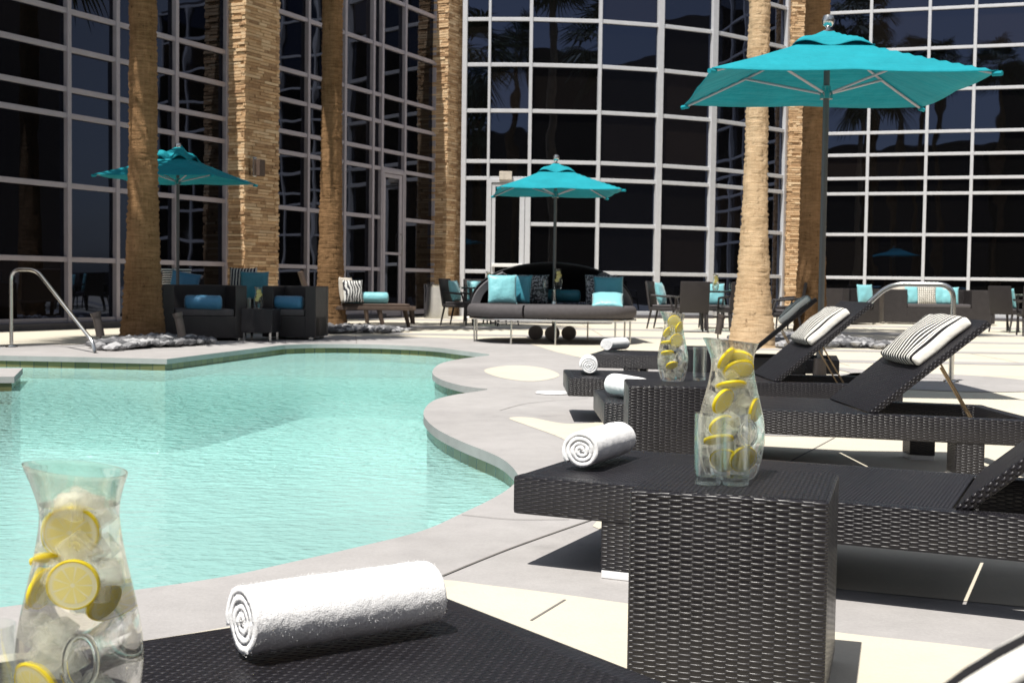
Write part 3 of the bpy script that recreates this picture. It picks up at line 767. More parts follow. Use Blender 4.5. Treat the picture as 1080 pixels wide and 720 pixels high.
# ------------------------------------------------------------------ handrails
def arc_pts(pts, rad, n=7):
    out = [Vector(pts[0])]
    for i in range(1, len(pts)-1):
        p = Vector(pts[i]); a = (Vector(pts[i-1])-p); b = (Vector(pts[i+1])-p); ra = min(rad, a.length*.45, b.length*.45)
        A = p+a.normalized()*ra; B = p+b.normalized()*ra
        for k in range(n+1):
            t = k/n; out.append(A*(1-t)**2+p*2*t*(1-t)+B*t*t)
    out.append(Vector(pts[-1])); return out
def handrail(label, base, e1, slope_end, low, r=.022, rad=.17):
    root = empty('pool_handrail', label, 'handrail', (base.x, base.y, 0), 0, 'steel pool handrails')
    b = Vector((base.x, base.y, 0)); pts = [Vector((0, 0, 0)), Vector((0, 0, e1[2])), Vector(e1)-b, Vector(slope_end)-b, Vector(low)-b]
    m = MB(); m.tube(arc_pts(pts, rad), r, 16); m.build('rail', M['steel'], root, smooth=True)
    m = MB(); m.lathe([(0, .03), (.03, .03), (.065, .022), (.07, .012), (.07, 0)], 24); m.build('base_flange', M['steel'], root, smooth=True)
b = at(12, 366, 0); e = atd(38, 285, b.y-.1); s_ = atd(100, 363, P(100, 371)[1]-.25)
handrail('chrome handrail dropping into the pool at the far left', b, (e.x, e.y, atd(20, 284, b.y).z), s_, (s_.x, s_.y, -.5), .022, .14)
b = at(1003, 402, 0.012); e = atd(938, 300, b.y+.2); s_ = atd(861, 371, b.y+.5)
handrail('chrome handrail arching over the loungers beside the spa', b, (e.x, e.y, atd(990, 300, b.y).z), s_, (s_.x, s_.y, -.5), .024, .14)

# ------------------------------------------------------------------ umbrellas
def umbrella(label, loc, rz, sx, sy, z_edge, z_peak, vent=True, crumple=False, hub_drop=0.03):
    root = empty('patio_umbrella', label, 'umbrella', (loc[0], loc[1], 0), rz, 'teal square patio umbrellas')
    H = z_peak-z_edge
    def surf(u, v, k=1.0):
        # u,v in -1..1 ; pyramid with panel sag between the ribs
        m_ = max(abs(u), abs(v)); mn = min(abs(u), abs(v)); z = z_edge+H*(1-m_)**1.0
        if m_ > 1e-6:
            t = mn/m_; sag = min(t, 1-t)*2 if False else math.sin(math.pi*t)
            z -= 0.014*sag*m_**1.5
        z -= 0.05*math.sin(math.pi*m_)*0.3
        return z
    n = 28; bm = bmesh.new(); G_ = [[None]*(n+1) for _ in range(n+1)]
    for i in range(n+1):
        for j in range(n+1):
            u = -1+2*i/n; v = -1+2*j/n
            G_[i][j] = bm.verts.new((u*sx/2, v*sy/2, surf(u, v)))
    for i in range(n):
        for j in range(n): bm.faces.new((G_[i][j], G_[i+1][j], G_[i+1][j+1], G_[i][j+1]))
    # valance edge hem
    me = bpy.data.meshes.new('canopy'); bm.to_mesh(me); bm.free()
    for p_ in me.polygons: p_.use_smooth = True
    c = link('canopy', me, M['teal'], root)
    sol = c.modifiers.new('s', 'SOLIDIFY'); sol.thickness = 0.006
    # vent cap
    bm = bmesh.new(); vs = 0.30; n2 = 16; G2 = [[None]*(n2+1) for _ in range(n2+1)]
    for i in range(n2+1):
        for j in range(n2+1):
            u = -1+2*i/n2; v = -1+2*j/n2; mm = max(abs(u), abs(v))
            z = surf(u*vs, v*vs)+0.035+0.03*mm*math.sin(5*u+2)*math.cos(4*v)*(2.2 if crumple else 1)-.012*mm
            if crumple: z += .10*max(0, noise.noise((u*2, v*2, 3)))+.06*(1-mm)
            G2[i][j] = bm.verts.new((u*vs*sx/2, v*vs*sy/2, z))
    for i in range(n2):
        for j in range(n2): bm.faces.new((G2[i][j], G2[i+1][j], G2[i+1][j+1], G2[i][j+1]))
    me = bpy.data.meshes.new('vent_flap'); bm.to_mesh(me); bm.free()
    for p_ in me.polygons: p_.use_smooth = True
    vf = link('vent_flap', me, M['teal'], c); sol = vf.modifiers.new('s', 'SOLIDIFY'); sol.thickness = 0.005
    m = MB(); m.tube([(0, 0, 0.0), (0, 0, z_peak)], .024, 16); m.build('pole', M['pole'], root, smooth=True)
    m = MB(); m.lathe([(0, 0), (.05, 0), (.05, .05), (.034, .07), (.034, .10), (0, .10)], 18, (0, 0, z_edge-hub_drop-.05)); m.build('hub', M['steel'], root, smooth=True)
    m = MB(); m.lathe([(.02, 0), (.05, .01), (.05, .022), (.02, .03), (.018, .05), (.034, .06), (.046, .085), (.048, .105), (.036, .14), (0, .15)], 20, (0, 0, z_peak+.0)); m.build('finial', M['steel'], root, smooth=True)
    for (u, v) in ((1, 1), (-1, 1), (1, -1), (-1, -1)):
        e = Vector((u*sx/2*.99, v*sy/2*.99, z_edge-.012)); t = Vector((0, 0, z_peak-.07)); pm = t.lerp(e, .5)-Vector((0, 0, .012))
        pts = [Vector((u*sx/2*k*.99, v*sy/2*k*.99, surf(u*k, v*k)-.022)) for k in (.04, .3, .6, .9, 1.0)]
        m = MB(); m.tube(pts, .010, 8); rb = m.build('rib', M['alu_gray_shaded'], root, smooth=True)
        q = pts[2]*.85+pts[1]*.15
        m = MB(); m.tube([Vector((u*.04, v*.04, z_edge-hub_drop)), q], .010, 8); m.build('strut', M['alu_gray_shaded'], rb, smooth=True)
        m = MB(); m.tube([pts[-1]+Vector((-u*.02, -v*.02, .0)), pts[-1]+Vector((u*.03, v*.03, -.004))], .018, 8); m.build('pocket', M['teal'], rb, smooth=True)
    return root
U3 = umbrella('large teal square umbrella over the black loungers on the right', (2.41, 10.0), -0.03, 2.0, 1.85, 2.39, 2.81)
U2 = umbrella('teal square umbrella standing in the round daybed', (0.61, 18.9), 0.06, 1.76, 1.8, 2.20, 2.60)
U1 = umbrella('teal square umbrella with a crumpled top behind the left palm', (-5.1, 19.5), -0.14, 1.80, 1.85, 2.36, 2.76, crumple=True)
for U, w in ((U3, .34), (U1, .3)):
    m = MB(); m.lathe([(0, .0), (w, .0), (w, .05), (.06, .075), (.045, .3), (.03, .3)], 28); m.build('base', M['bronze'], U, smooth=True)

# ------------------------------------------------------------------ loungers
def shear_tilted(me, shear, ang, y0=0.0):
    ca, sa = math.cos(R(ang)), math.sin(R(ang))
    for v in me.vertices:
        q = shear*(v.co.y-y0); v.co.x += ca*q; v.co.z -= sa*q
def lounger(label, corner, d, W=0.75, Lg=2.0, jn=1.24, ang=41.0, shear=0.0, BL=.74):
    """corner: ground point under the near foot corner; d: long axis direction"""
    rz = math.atan2(d[1], d[0])
    root = empty('sun_lounger', label, 'sun lounger', (corner[0], corner[1], 0), rz, 'black wicker sun loungers in a row')
    zt, zb, rw = .28, .165, .065
    m = MB()
    m.box((0, 0, zb), (Lg, rw, zt), .012); m.box((0, W-rw, zb), (Lg, W, zt), .012)
    m.box((0, rw-.004, zb+.002), (rw, W-rw+.004, zt-.0015), .012); m.box((Lg-rw, rw-.004, zb+.002), (Lg, W-rw+.004, zt-.0015), .012)
    m.build('frame', M['wicker'], root, shear=shear, smooth=True)
    m = MB(); m.box((rw-.02, rw-.02, zt-.03), (jn, W-rw+.02, zt+.001), .006); m.build('seat_panel', M['wicker_fine'], root, shear=shear, smooth=True)
    for xx in (.28, 1.62):
        for yy in (.004, W-.124):
            m = MB(); m.box((xx, yy, .026), (xx+.12, yy+.12, zb+.01), .006); lg = m.build('leg', M['wicker'], root, shear=shear)
            m = MB(); m.box((xx+.002, yy+.002, 0), (xx+.118, yy+.118, .026), .003, 1); m.build('foot_cap', M['white'], lg, shear=shear)
    # backrest in its own frame, hinged at the seat
    m = MB(); m.box((0, .03, -.032), (BL, W-.03, 0), .010, 2)
    bk = m.build('backrest', M['wicker_fine'], root, smooth=True)
    shear_tilted(bk.data, shear, ang)
    bk.matrix_local = Matrix.Translation((jn+.005, 0, zt+.005)) @ Matrix.Rotation(-R(ang), 4, 'Y')
    ca, sa = math.cos(R(ang)), math.sin(R(ang))
    for yy in (.16, W-.16):
        m = MB(); m.tube([(jn+.40*ca, yy, zt+.40*sa-.05), (jn+.40*ca+.16, yy, zt-.06)], .0048, 8); m.build('prop_rod', M['brass'], root)
    m = MB(); m.tube([(jn+.40*ca+.16, rw-.01, zt-.06), (jn+.40*ca+.16, W-rw+.01, zt-.06)], .008, 8); m.build('cross_bar', M['black'], root)
    return root, bk, (jn, ang, zt), W, shear
def V2(a): return Vector(a).normalized()
A1 = at(541, 501, .28); A2 = at(637.3, 424.4, .28); A3 = at(599, 398, .28); A4 = at(622, 373, .28)
A0 = at(463, 625, .28)
d0 = V2((.577, -.817)); y0v = Vector((-d0.y, d0.x)); W0 = .95
c0 = Vector((A0.x, A0.y))-y0v*W0
L0 = lounger('nearest black lounger at the bottom edge carrying the large rolled towel', c0, d0, W=W0, jn=1.24, ang=41)
L1 = lounger('black wicker lounger just behind the front side table', A1, V2((.909, -.417)))
L2 = lounger('black wicker lounger with the large striped pillow and clear rods', A2, V2((.95, -.31)), shear=-.33, BL=.66)
L3 = lounger('third black wicker lounger from the front with fine striped pillow', A3, V2((.992, -.12)), shear=-.12)
L4 = lounger('farthest black lounger with its back seen edge on by the pale palm', A4, V2((.97, -.22)))
L0[1]['label'] = 'out of focus raised backrest'

# ------------------------------------------------------------------ pillows
def pillow_mesh(w, d, t, n=22, p=2.6, seed=0, boxy=0.0):
    bm = bmesh.new(); top = []; bot = []
    for i in range(n+1):
        a = []; b = []
        for j in range(n+1):
            u = -1+2*i/n; v = -1+2*j/n
            pr = ((1-abs(u)**(p+boxy*4))*(1-abs(v)**(p+boxy*4)))**(.5-.2*boxy)
            pin = 1-.06*(1-boxy)*(abs(v)**2*(1-abs(u)**4)+abs(u)**2*(1-abs(v)**4))
            x = u*w/2*(pin if abs(u) > .5 else 1); y = v*d/2*(pin if abs(v) > .5 else 1)
            z = t/2*pr*(1+.18*noise.noise((u*1.7+seed, v*1.7, 1)))
            edge = i in (0, n) or j in (0, n)
            a.append(bm.verts.new((x, y, z))); b.append(a[-1] if edge else bm.verts.new((x, y, -z)))
        top.append(a); bot.append(b)
    for i in range(n):
        for j in range(n):
            bm.faces.new((top[i][j], top[i+1][j], top[i+1][j+1], top[i][j+1]))
            q = (bot[i][j], bot[i][j+1], bot[i+1][j+1], bot[i+1][j])
            try: bm.faces.new(q)
            except ValueError: pass
    me = bpy.data.meshes.new('pillow'); bm.to_mesh(me); bm.free()
    for f in me.polygons: f.use_smooth = True
    return me
pm = pillow_mesh(.46, .46, .15); pm_z = {}
def pillow(label, loc, rot, mat, name='throw_pillow', me=None, group='throw pillows', scale=1.0, cat='pillow'):
    me = (me or pm).copy(); me.materials.clear(); me.materials.append(mat)
    o = bpy.data.objects.new(name, me); COL.objects.link(o); o.location = loc; o.rotation_euler = rot; o.scale = (scale,)*3
    return tag(o, label, cat, group)
def head_pillow(L, label, mat, s0=.40, w=.32, dd=.50, t=.05, off=0.0, yoff=0):
    root, bk, (jn, ang, zt) = L[:3]
    bmx = MB(); 
    bmx.box((-w/2, -dd/2, 0), (w/2, dd/2, t), .02, 4)
    bm_ = bmx.bm; bmesh.ops.subdivide_edges(bm_, edges=[e for e in bm_.edges if e.calc_length() > .08], cuts=14, use_grid_fill=True)
    for v in bm_.verts:
        u = v.co.x/(w/2); q = v.co.y/(dd/2); pr = max(0, (1-u*u))*max(0, (1-q*q))
        v.co.z += (.034*pr if v.co.z > t/2 else 0)
        v.co.z += .006*noise.noise((v.co.x*9, v.co.y*9, 2))
        e = 1-.05*(q*q)*(1 if abs(u) > .5 else 0); v.co.x *= e
    o = bmx.build('lounger_pillow', mat, smooth='all', uv=False)
    mw = Matrix.Translation(root.location) @ Matrix.Rotation(root.rotation_euler.z, 4, 'Z') @ bk.matrix_basis
    W, shr = L[3], L[4]
    shear_tilted(o.data, shr, ang)
    px_ = math.cos(R(ang))*shr*(W/2+yoff); pz_ = -math.sin(R(ang))*shr*(W/2+yoff)
    o.matrix_world = mw @ Matrix.Translation((s0+px_, W/2+yoff, .002+pz_)) @ Matrix.Rotation(off, 4, 'Z')
    return tag(o, label, 'pillow', 'striped pillows on the loungers')
head_pillow(L2, 'black and white bold striped box pillow on the lounger under the rail', M['stripe'], .47, yoff=-.02)
head_pillow(L3, 'smaller looking striped box pillow on the third lounger backrest', M['stripe'], .47, yoff=-.02)
head_pillow(L4, 'striped pillow seen edge on at the top of the farthest backrest', M['stripe'], .55, yoff=0)
head_pillow(L0, 'blurred white pillow with a black band at the bottom right corner', M['stripe_near'], .40, .42, .50, .06, yoff=.09)

# ------------------------------------------------------------------ side tables
def side_table(label, x, y, rz, S=.40, h=.43, legs=False):
    root = empty('side_table', label, 'side table', (x, y, 0), rz, 'black wicker cube side tables')
    m = MB(); z0 = .12 if legs else .018
    m.box((0, 0, z0), (S, S, h-.001), .007, 3); m.build('woven_body', M['wicker'], root, smooth=True)
    m = MB(); m.box((.006, .006, h-.010), (S-.006, S-.006, h+.001), .002, 1); m.build('top', M['wicker_fine'], root, smooth=True)
    for (a, b) in ((.02, .02), (S-.05, .02), (.02, S-.05), (S-.05, S-.05)):
        m = MB(); m.box((a, b, 0), (a+.03, b+.03, z0+.01)); m.build('foot', M['steel'] if legs else M['black'], root)
    return root
q1 = at(664, 516, .43); side_table('large wicker cube side table in the right foreground holding the lemon pitcher', q1.x, q1.y, -R(17.0))
q2 = at(663.3, 406.7, .43); side_table('wicker cube side table behind the front lounger holding the middle pitcher', q2.x, q2.y, -R(2.0))
q3 = at(703, 367, .43); side_table('wicker cube side table half hidden behind the middle pitcher', q3.x, q3.y, -R(3.0))
q4 = at(258.5, 324, .45)
side_table('small dark side table on steel legs between the two left armchairs', -3.76, 17.75, -.08, .44, .45, True)

# ------------------------------------------------------------------ towels
def towel(label, base, direction, length=.34, r=.062, turns=4.2, n=220, nl=70, fuzz=0, seed=0, ztop=.2835, squash=.95):
    bm = bmesh.new(); th = (r*.93)/turns
    def spir(a, off):  # a 0..turns*2pi
        rr = r*.07+(r*.93)*(a/(turns*2*math.pi))+off
        ang = a+seed
        return rr*math.cos(ang), rr*math.sin(ang)*squash
    amax = turns*2*math.pi; end_a = seed+amax
    rows = []
    for j in range(nl+1):
        y = (j/nl-.5)*length; row = []
        for side in (0, 1):
            for i in range(n+1):
                a = amax*(i/n)**.75; k = i if side == 0 else n-i; a = amax*(k/n)**.75
                off = th*.0 if side == 0 else -th*.965
                if a < .8: off *= a/.8
                x, z = spir(a, off)
                dn = noise.noise((x*30+seed, y*30, z*30))*.0012+noise.noise((x*150, y*150, z*150+seed))*.0007
                q = Vector((x, 0, z)); q = q*(1+dn/max(q.length, .01))
                # end layers wander in and out
                yy = y
                if j in (0, nl) or j in (1, nl-1): yy += (.0022*noise.noise((a*1.3, j, seed))+.0008*noise.noise((a*7, j, 0)))
                taper = 1-.03*(abs(y)/(length/2))**6
                row.append(bm.verts.new((q.x*taper, yy, q.z*taper)))
        rows.append(row)
    W_ = len(rows[0])
    for a, b in zip(rows, rows[1:]):
        for i in range(W_-1): bm.faces.new((a[i], a[i+1], b[i+1], b[i]))
        bm.faces.new((a[W_-1], a[0], b[0], b[W_-1]))
    for row in (rows[0], rows[-1]):
        for i in range(n):
            q = (row[i], row[i+1], row[W_-2-i], row[W_-1-i])
            try: bm.faces.new(q)
            except ValueError: pass
    bmesh.ops.recalc_face_normals(bm, faces=bm.faces[:])
    if fuzz:
        rr = random.Random(5); outer = [v for row in rows for v in row[int(n*.62):n+1]]
        pts = []
        for _ in range(fuzz):
            v = rr.choice(outer); d = Vector((v.co.x, 0, v.co.z)).normalized(); p_ = v.co+Vector((rr.uniform(-.003, .003), rr.uniform(-.003, .003), rr.uniform(-.003, .003)))
            t_ = (d+Vector((rr.uniform(-.7, .7), rr.uniform(-.7, .7), rr.uniform(-.7, .7)))).normalized()*rr.uniform(.0008, .0017)
            s_ = Vector((rr.uniform(-1, 1), rr.uniform(-1, 1), rr.uniform(-1, 1))).normalized()*.0006
            pts.append((p_-s_, p_+s_, p_+t_))
        for a, b, c in pts: bm.faces.new([bm.verts.new(q) for q in (a, b, c)])
    me = bpy.data.meshes.new('rolled_towel'); bm.to_mesh(me); bm.free()
    for f in me.polygons: f.use_smooth = True
    o = link('rolled_towel', me, M['towel']); d = Vector((*direction, 0)).normalized()
    o.rotation_euler = (0, 0, math.atan2(d.y, d.x)-math.pi/2)
    c = Vector((base[0], base[1], ztop+r*squash*.97)); o.location = c
    return tag(o, label, 'towel', 'white rolled towels on the lounger ends')
ta = at(258, 697, .28); tb = at(450, 664, .28); mid = (ta+tb)/2; dv = (tb-ta)
towel('large white rolled towel on the nearest lounger beside the near pitcher', mid, dv[:2], dv.length+.01, .061, n=300, nl=150, fuzz=9000, seed=2.2)
w1 = Vector((.417, .909)); t0 = at(613, 497, .28)
towel('white rolled towel at the foot of the lounger behind the front side table', Vector(t0[:2])+w1*.17, w1, .35, .066, fuzz=4000, seed=2.6, nl=90)
t2 = at(655, 420, .28); towel('white rolled towel partly hidden by the middle side table', (t2.x+.03, t2.y-.03), (.35, -.94), .33, .062, seed=1.0, nl=50)
t3 = at(621, 396, .28); towel('white rolled towel seen end on at the foot of the third lounger', (t3.x+.01, t3.y+.16), (.05, 1), .32, .062, seed=2.0, nl=40)
t4 = at(643, 371, .28); towel('farthest white rolled towel on the last lounger foot', (t4.x+.06, t4.y+.12), (.55, .83), .32, .062, seed=2.4, nl=40)

# ------------------------------------------------------------------ pitchers
def evaluated(o):
    dg = bpy.context.evaluated_depsgraph_get(); me = bpy.data.meshes.new_from_object(o.evaluated_get(dg)); return me
def pitcher_protos():
    def fn(p, a):
        k = max(0, (p.z-.255)/.045); d = max(0, math.cos(a-math.pi))  # spout towards -x
        p = p.copy(); p.x -= .010*k*d**3; p.z += .012*k*(math.cos(a-math.pi))*.5
        p.y *= 1-.05*math.sin(min(1, p.z/.2)*math.pi)
        return p
    prof = [(0, .0), (.046, .0), (.050, .004), (.056, .02), (.064, .055), (.0675, .09), (.065, .125), (.057, .165), (.048, .205), (.0425, .24), (.0425, .262), (.046, .282), (.0505, .298), (.0505, .3005), (.0488, .3005), (.0445, .283), (.041, .266), (.041, .262), (0, .262)]
    # smooth the profile
    pr = []
    for i in range(len(prof)-1):
        p0, p1, p2, p3 = (prof[min(max(i+k-1, 0), len(prof)-1)] for k in range(4))
        ns = 4 if 2 <= i <= 11 else 1
        for j in range(ns):
            t = j/ns
            if ns == 1: pr.append(p1)
            else: pr.append(tuple(max(0, .5*((2*p1[k])+(-p0[k]+p2[k])*t+(2*p0[k]-5*p1[k]+4*p2[k]-p3[k])*t*t+(-p0[k]+3*p1[k]-3*p2[k]+p3[k])*t**3)) for k in range(2)))
    pr.append(prof[-1])
    m = MB(); m.lathe(pr, 64, fn=fn); body = m.build('pitcher_body', M['carafe'], smooth=False, uv=False)
    cut = MB(); bm2 = cut.bm
    ring = lambda y, s: [bm2.verts.new((.018+math.cos(a)*.0150*s, y, .105+math.sin(a)*.0255*s)) for a in [2*math.pi*k/28 for k in range(28)]]
    ys = [(-.09, 1.9), (-.062, 1.35), (-.045, 1.06), (0, .95), (.045, 1.06), (.062, 1.35), (.09, 1.9)]
    rg = [ring(y, s) for y, s in ys]
    for a, b in zip(rg, rg[1:]):
        for k in range(28): bm2.faces.new((a[k], a[(k+1) % 28], b[(k+1) % 28], b[k]))
    bm2.faces.new(rg[0][::-1]); bm2.faces.new(rg[-1])
    cutter = cut.build('cutter', M['glass'], uv=False)
    md = body.modifiers.new('b', 'BOOLEAN'); md.operation = 'DIFFERENCE'; md.object = cutter; md.solver = 'EXACT'
    bpy.context.view_layer.update()
    me = evaluated(body); me.name = 'pitcher_body'
    bpy.data.objects.remove(body); bpy.data.objects.remove(cutter)
    for f in me.polygons: f.use_smooth = True
    try: me.set_sharp_from_angle(angle=R(50))
    except Exception: pass
    # lemon slice: rind ring, pith, flesh
    m = MB(); R_ = .0255; t = .0032
    m.lathe([(R_-.0022, -t), (R_-.0004, -t*.8), (R_, 0), (R_-.0004, t*.8), (R_-.0022, t), (R_-.0022, -t)], 36); s = m.build('rind', M['yellow'], smooth='all', uv=False); rind = s.data; bpy.data.objects.remove(s)
    m = MB(); m.lathe([(0, -t*.96), (R_-.0021, -t*.96), (R_-.0021, t*.96), (0, t*.96)], 36); s = m.build('pith', M['pith'], uv=False); pith = s.data; bpy.data.objects.remove(s)
    bm = bmesh.new(); Lr = bm.loops.layers.uv.new('UVMap')
    for z in (-t*1.02, t*1.02):
        vs = [bm.verts.new((math.cos(2*math.pi*k/36)*.0188, math.sin(2*math.pi*k/36)*.0188, z)) for k in range(36)]
        f = bm.faces.new(vs if z > 0 else vs[::-1])
        for l in f.loops: l[Lr].uv = (l.vert.co.x/.0188, l.vert.co.y/.0188)
    fl = bpy.data.meshes.new('flesh'); bm.to_mesh(fl); bm.free(); fl.materials.append(M['flesh'])
    bm2 = bmesh.new(); bmesh.ops.create_cube(bm2, size=.026)
    bmesh.ops.bevel(bm2, geom=bm2.edges[:], offset=.003, segments=1, affect='EDGES')
    for v in bm2.verts: v.co += Vector((noise.noise(v.co*60), noise.noise(v.co*60+Vector((5, 0, 0))), noise.noise(v.co*60+Vector((0, 7, 0)))))*.007
    ice = bpy.data.meshes.new('ice_cube'); bm2.to_mesh(ice); bm2.free(); ice.materials.append(M['ice'])
    return me, rind, pith, fl, ice
PB, RIND, PITH, FLESH, ICE = pitcher_protos()
def hole_rim():
    m = MB(); pts = [(.018+math.cos(2*math.pi*k/32)*.0165, .004*math.cos(4*math.pi*k/32)*0-abs(0), .105+math.sin(2*math.pi*k/32)*.0275) for k in range(33)]
    m.tube(pts, .0030, 10, caps=False); o = m.build('hole_rim', M['rimglass'], smooth='all', uv=False); me = o.data; bpy.data.objects.remove(o); return me
M['rimglass'] = m_glass('thick_rim_glass', (0.97, 0.99, 0.98), 1.5, 0.0, 0.95)
HOLE = hole_rim()
def radius_at(z):
    pts = [(0, .045), (.02, .055), (.09, .066), (.125, .063), (.165, .055), (.205, .046), (.24, .041), (.27, .041)]
    for a, b in zip(pts, pts[1:]):
        if a[0] <= z <= b[0]: return a[1]+(b[1]-a[1])*(z-a[0])/(b[0]-a[0])
    return .04
def pitcher(label, loc, rz, scale, slices, seed, nice=16):
    root = empty('water_pitcher', label, 'pitcher', loc, rz, 'glass pitchers of lemon water'); root.scale = (scale,)*3
    link('glass_body', PB, None, root)
    for yy in (-.0605, .0605):
        rg_ = link('hole_rim', HOLE, None, root); rg_.location = (0, yy, 0)
    r_ = random.Random(seed)
    for (x, y, z, yaw, tilt, s) in slices:
        rd = link('lemon_slice', RIND, None, root)
        rd.location = (x, y, z); rd.rotation_euler = (math.pi/2+tilt, 0, yaw); rd.scale = (s*1.16,)*3
        link('pith', PITH, None, rd); link('flesh', FLESH, None, rd)
    k = 0; placed = []
    for _ in range(900):
        if k >= nice: break
        z = r_.uniform(.02, .262) if k > 5 else r_.uniform(.2, .268); rr = radius_at(z)-.020; a = r_.uniform(0, 6.28); q = rr*math.sqrt(r_.random())
        p_ = Vector((q*math.cos(a), q*math.sin(a), z))
        if abs(p_.x-.018) < .028 and abs(p_.z-.105) < .042: continue
        if any((p_-o_).length < .0165 for o_ in placed): continue
        if any((p_-Vector(s_[:3])).length < .014 for s_ in slices): continue
        placed.append(p_); ic = link('ice_cube', ICE, None, root); ic.location = p_; ic.rotation_euler = (r_.uniform(0, 3), r_.uniform(0, 3), r_.uniform(0, 3)); ic.scale = (r_.uniform(.75, 1.15),)*3; k += 1
    return root
def TM(px, py, zt): p = at(px, py, zt); return p
pn = atd(84, 500, 1.55)
zL0 = .2815
pitcher('nearest glass lemon water pitcher in the bottom left corner', (pn.x, 1.55, zL0), .05, 1.12,
        [(-.004, -.018, .235, .1, .12, .98), (.004, -.036, .182, .0, .05, .92), (-.036, -.012, .172, 1.2, .3, .8), (-.036, -.032, .070, -.5, .25, 1.02), (-.03, .01, .20, .6, 1.2, .9), (.02, .02, .15, 1.0, .4, .8)], 5, 34)
pp = at(770, 511, .43)
PT2 = (at(770, 508, .43).x, at(770, 508, .43).y+.06, .4315)
PP2 = pitcher('glass lemon water pitcher on the large front side table', (PT2[0]+.010, PT2[1], PT2[2]), .10, 1.0,
        [(.008, -.018, .238, .2, .75, 1.05), (-.016, -.014, .262, .9, .5, .9), (.014, -.008, .262, -.5, .8, .85), (-.026, -.030, .170, .7, .35, 1.0), (-.034, -.034, .088, .15, 1.15, 1.0), (.012, -.042, .048, .4, .35, 1.0), (-.030, -.036, .120, .4, .6, .9), (.036, -.022, .150, 1.1, .2, .9), (-.022, -.036, .045, -.3, .5, .95), (-.008, -.02, .205, .2, 1.2, .95)], 9, 34)
PP2.scale = (1.1, 1.08, 1.0)
p3 = at(711, 403, .43)
pitcher('middle glass lemon water pitcher on the second side table', (p3.x, p3.y+.06, .4315), .05, 1.0,
        [(.0, -.015, .262, .1, .2, .95), (.020, -.022, .235, .9, .3, .9), (.008, -.035, .180, .2, .2, 1.0), (-.03, -.02, .17, .2, 1.3, .95), (-.03, -.03, .125, .1, 1.2, .95), (-.012, -.045, .072, .3, .9, .9), (-.025, -.01, .215, .7, .5, .9)], 12, 26)
def far_pitcher(label, loc): 
    return pitcher(label, loc, .2, 1.0, [(0, -.02, .235, .1, .2, 1.0), (0, -.03, .18, 0, .1, 1.1), (-.02, -.03, .13, .3, .3, 1.1), (.02, -.02, .2, -.4, .5, 1.0), (.0, -.0, .25, 1, 1, 1.0)], 3, 4)

# tumblers
def tumbler(label, loc, s=1.0, h=.15, r=.03, first=[None]):
    if first[0] is None:
        root = empty('drinking_glass', label, 'glass', loc, 0, 'clear tumblers beside the pitchers')
        m = MB(); m.lathe([(0, 0), (r*.93, 0), (r*.96, .003), (r, h), (r-.0012, h+.0008), (r-.0022, h-.001), (r*.96-.0022, .018), (0, .018)], 40); m.build('glass_wall', M['tumbler'], root, smooth=True, uv=False)
        m = MB(); m.lathe([(0, .0012), (r*.86, .0012), (r*.9, .004), (r*.9, .014), (r*.82, .0172), (0, .0172)], 32); m.build('thick_base', M['glass'], root, smooth=True, uv=False)
        first[0] = root; return root
    c = copy_tree(first[0]); c.location = loc; c['label'] = label; return c
a_ = at(747.5, 512, .43); tumbler('left clear tumbler in front of the front side table pitcher', (a_.x, a_.y+.015, .4315))
a_ = at(777, 513, .43); tumbler('right clear tumbler in front of the front side table pitcher', (a_.x, a_.y+.015, .4315))
tumbler('clear tumbler right of the middle pitcher', (p3.x+.125, p3.y+.10, .4315))
tumbler('clear tumbler at the left edge beside the nearest pitcher', (pn.x-.098, 1.52, zL0+.001))

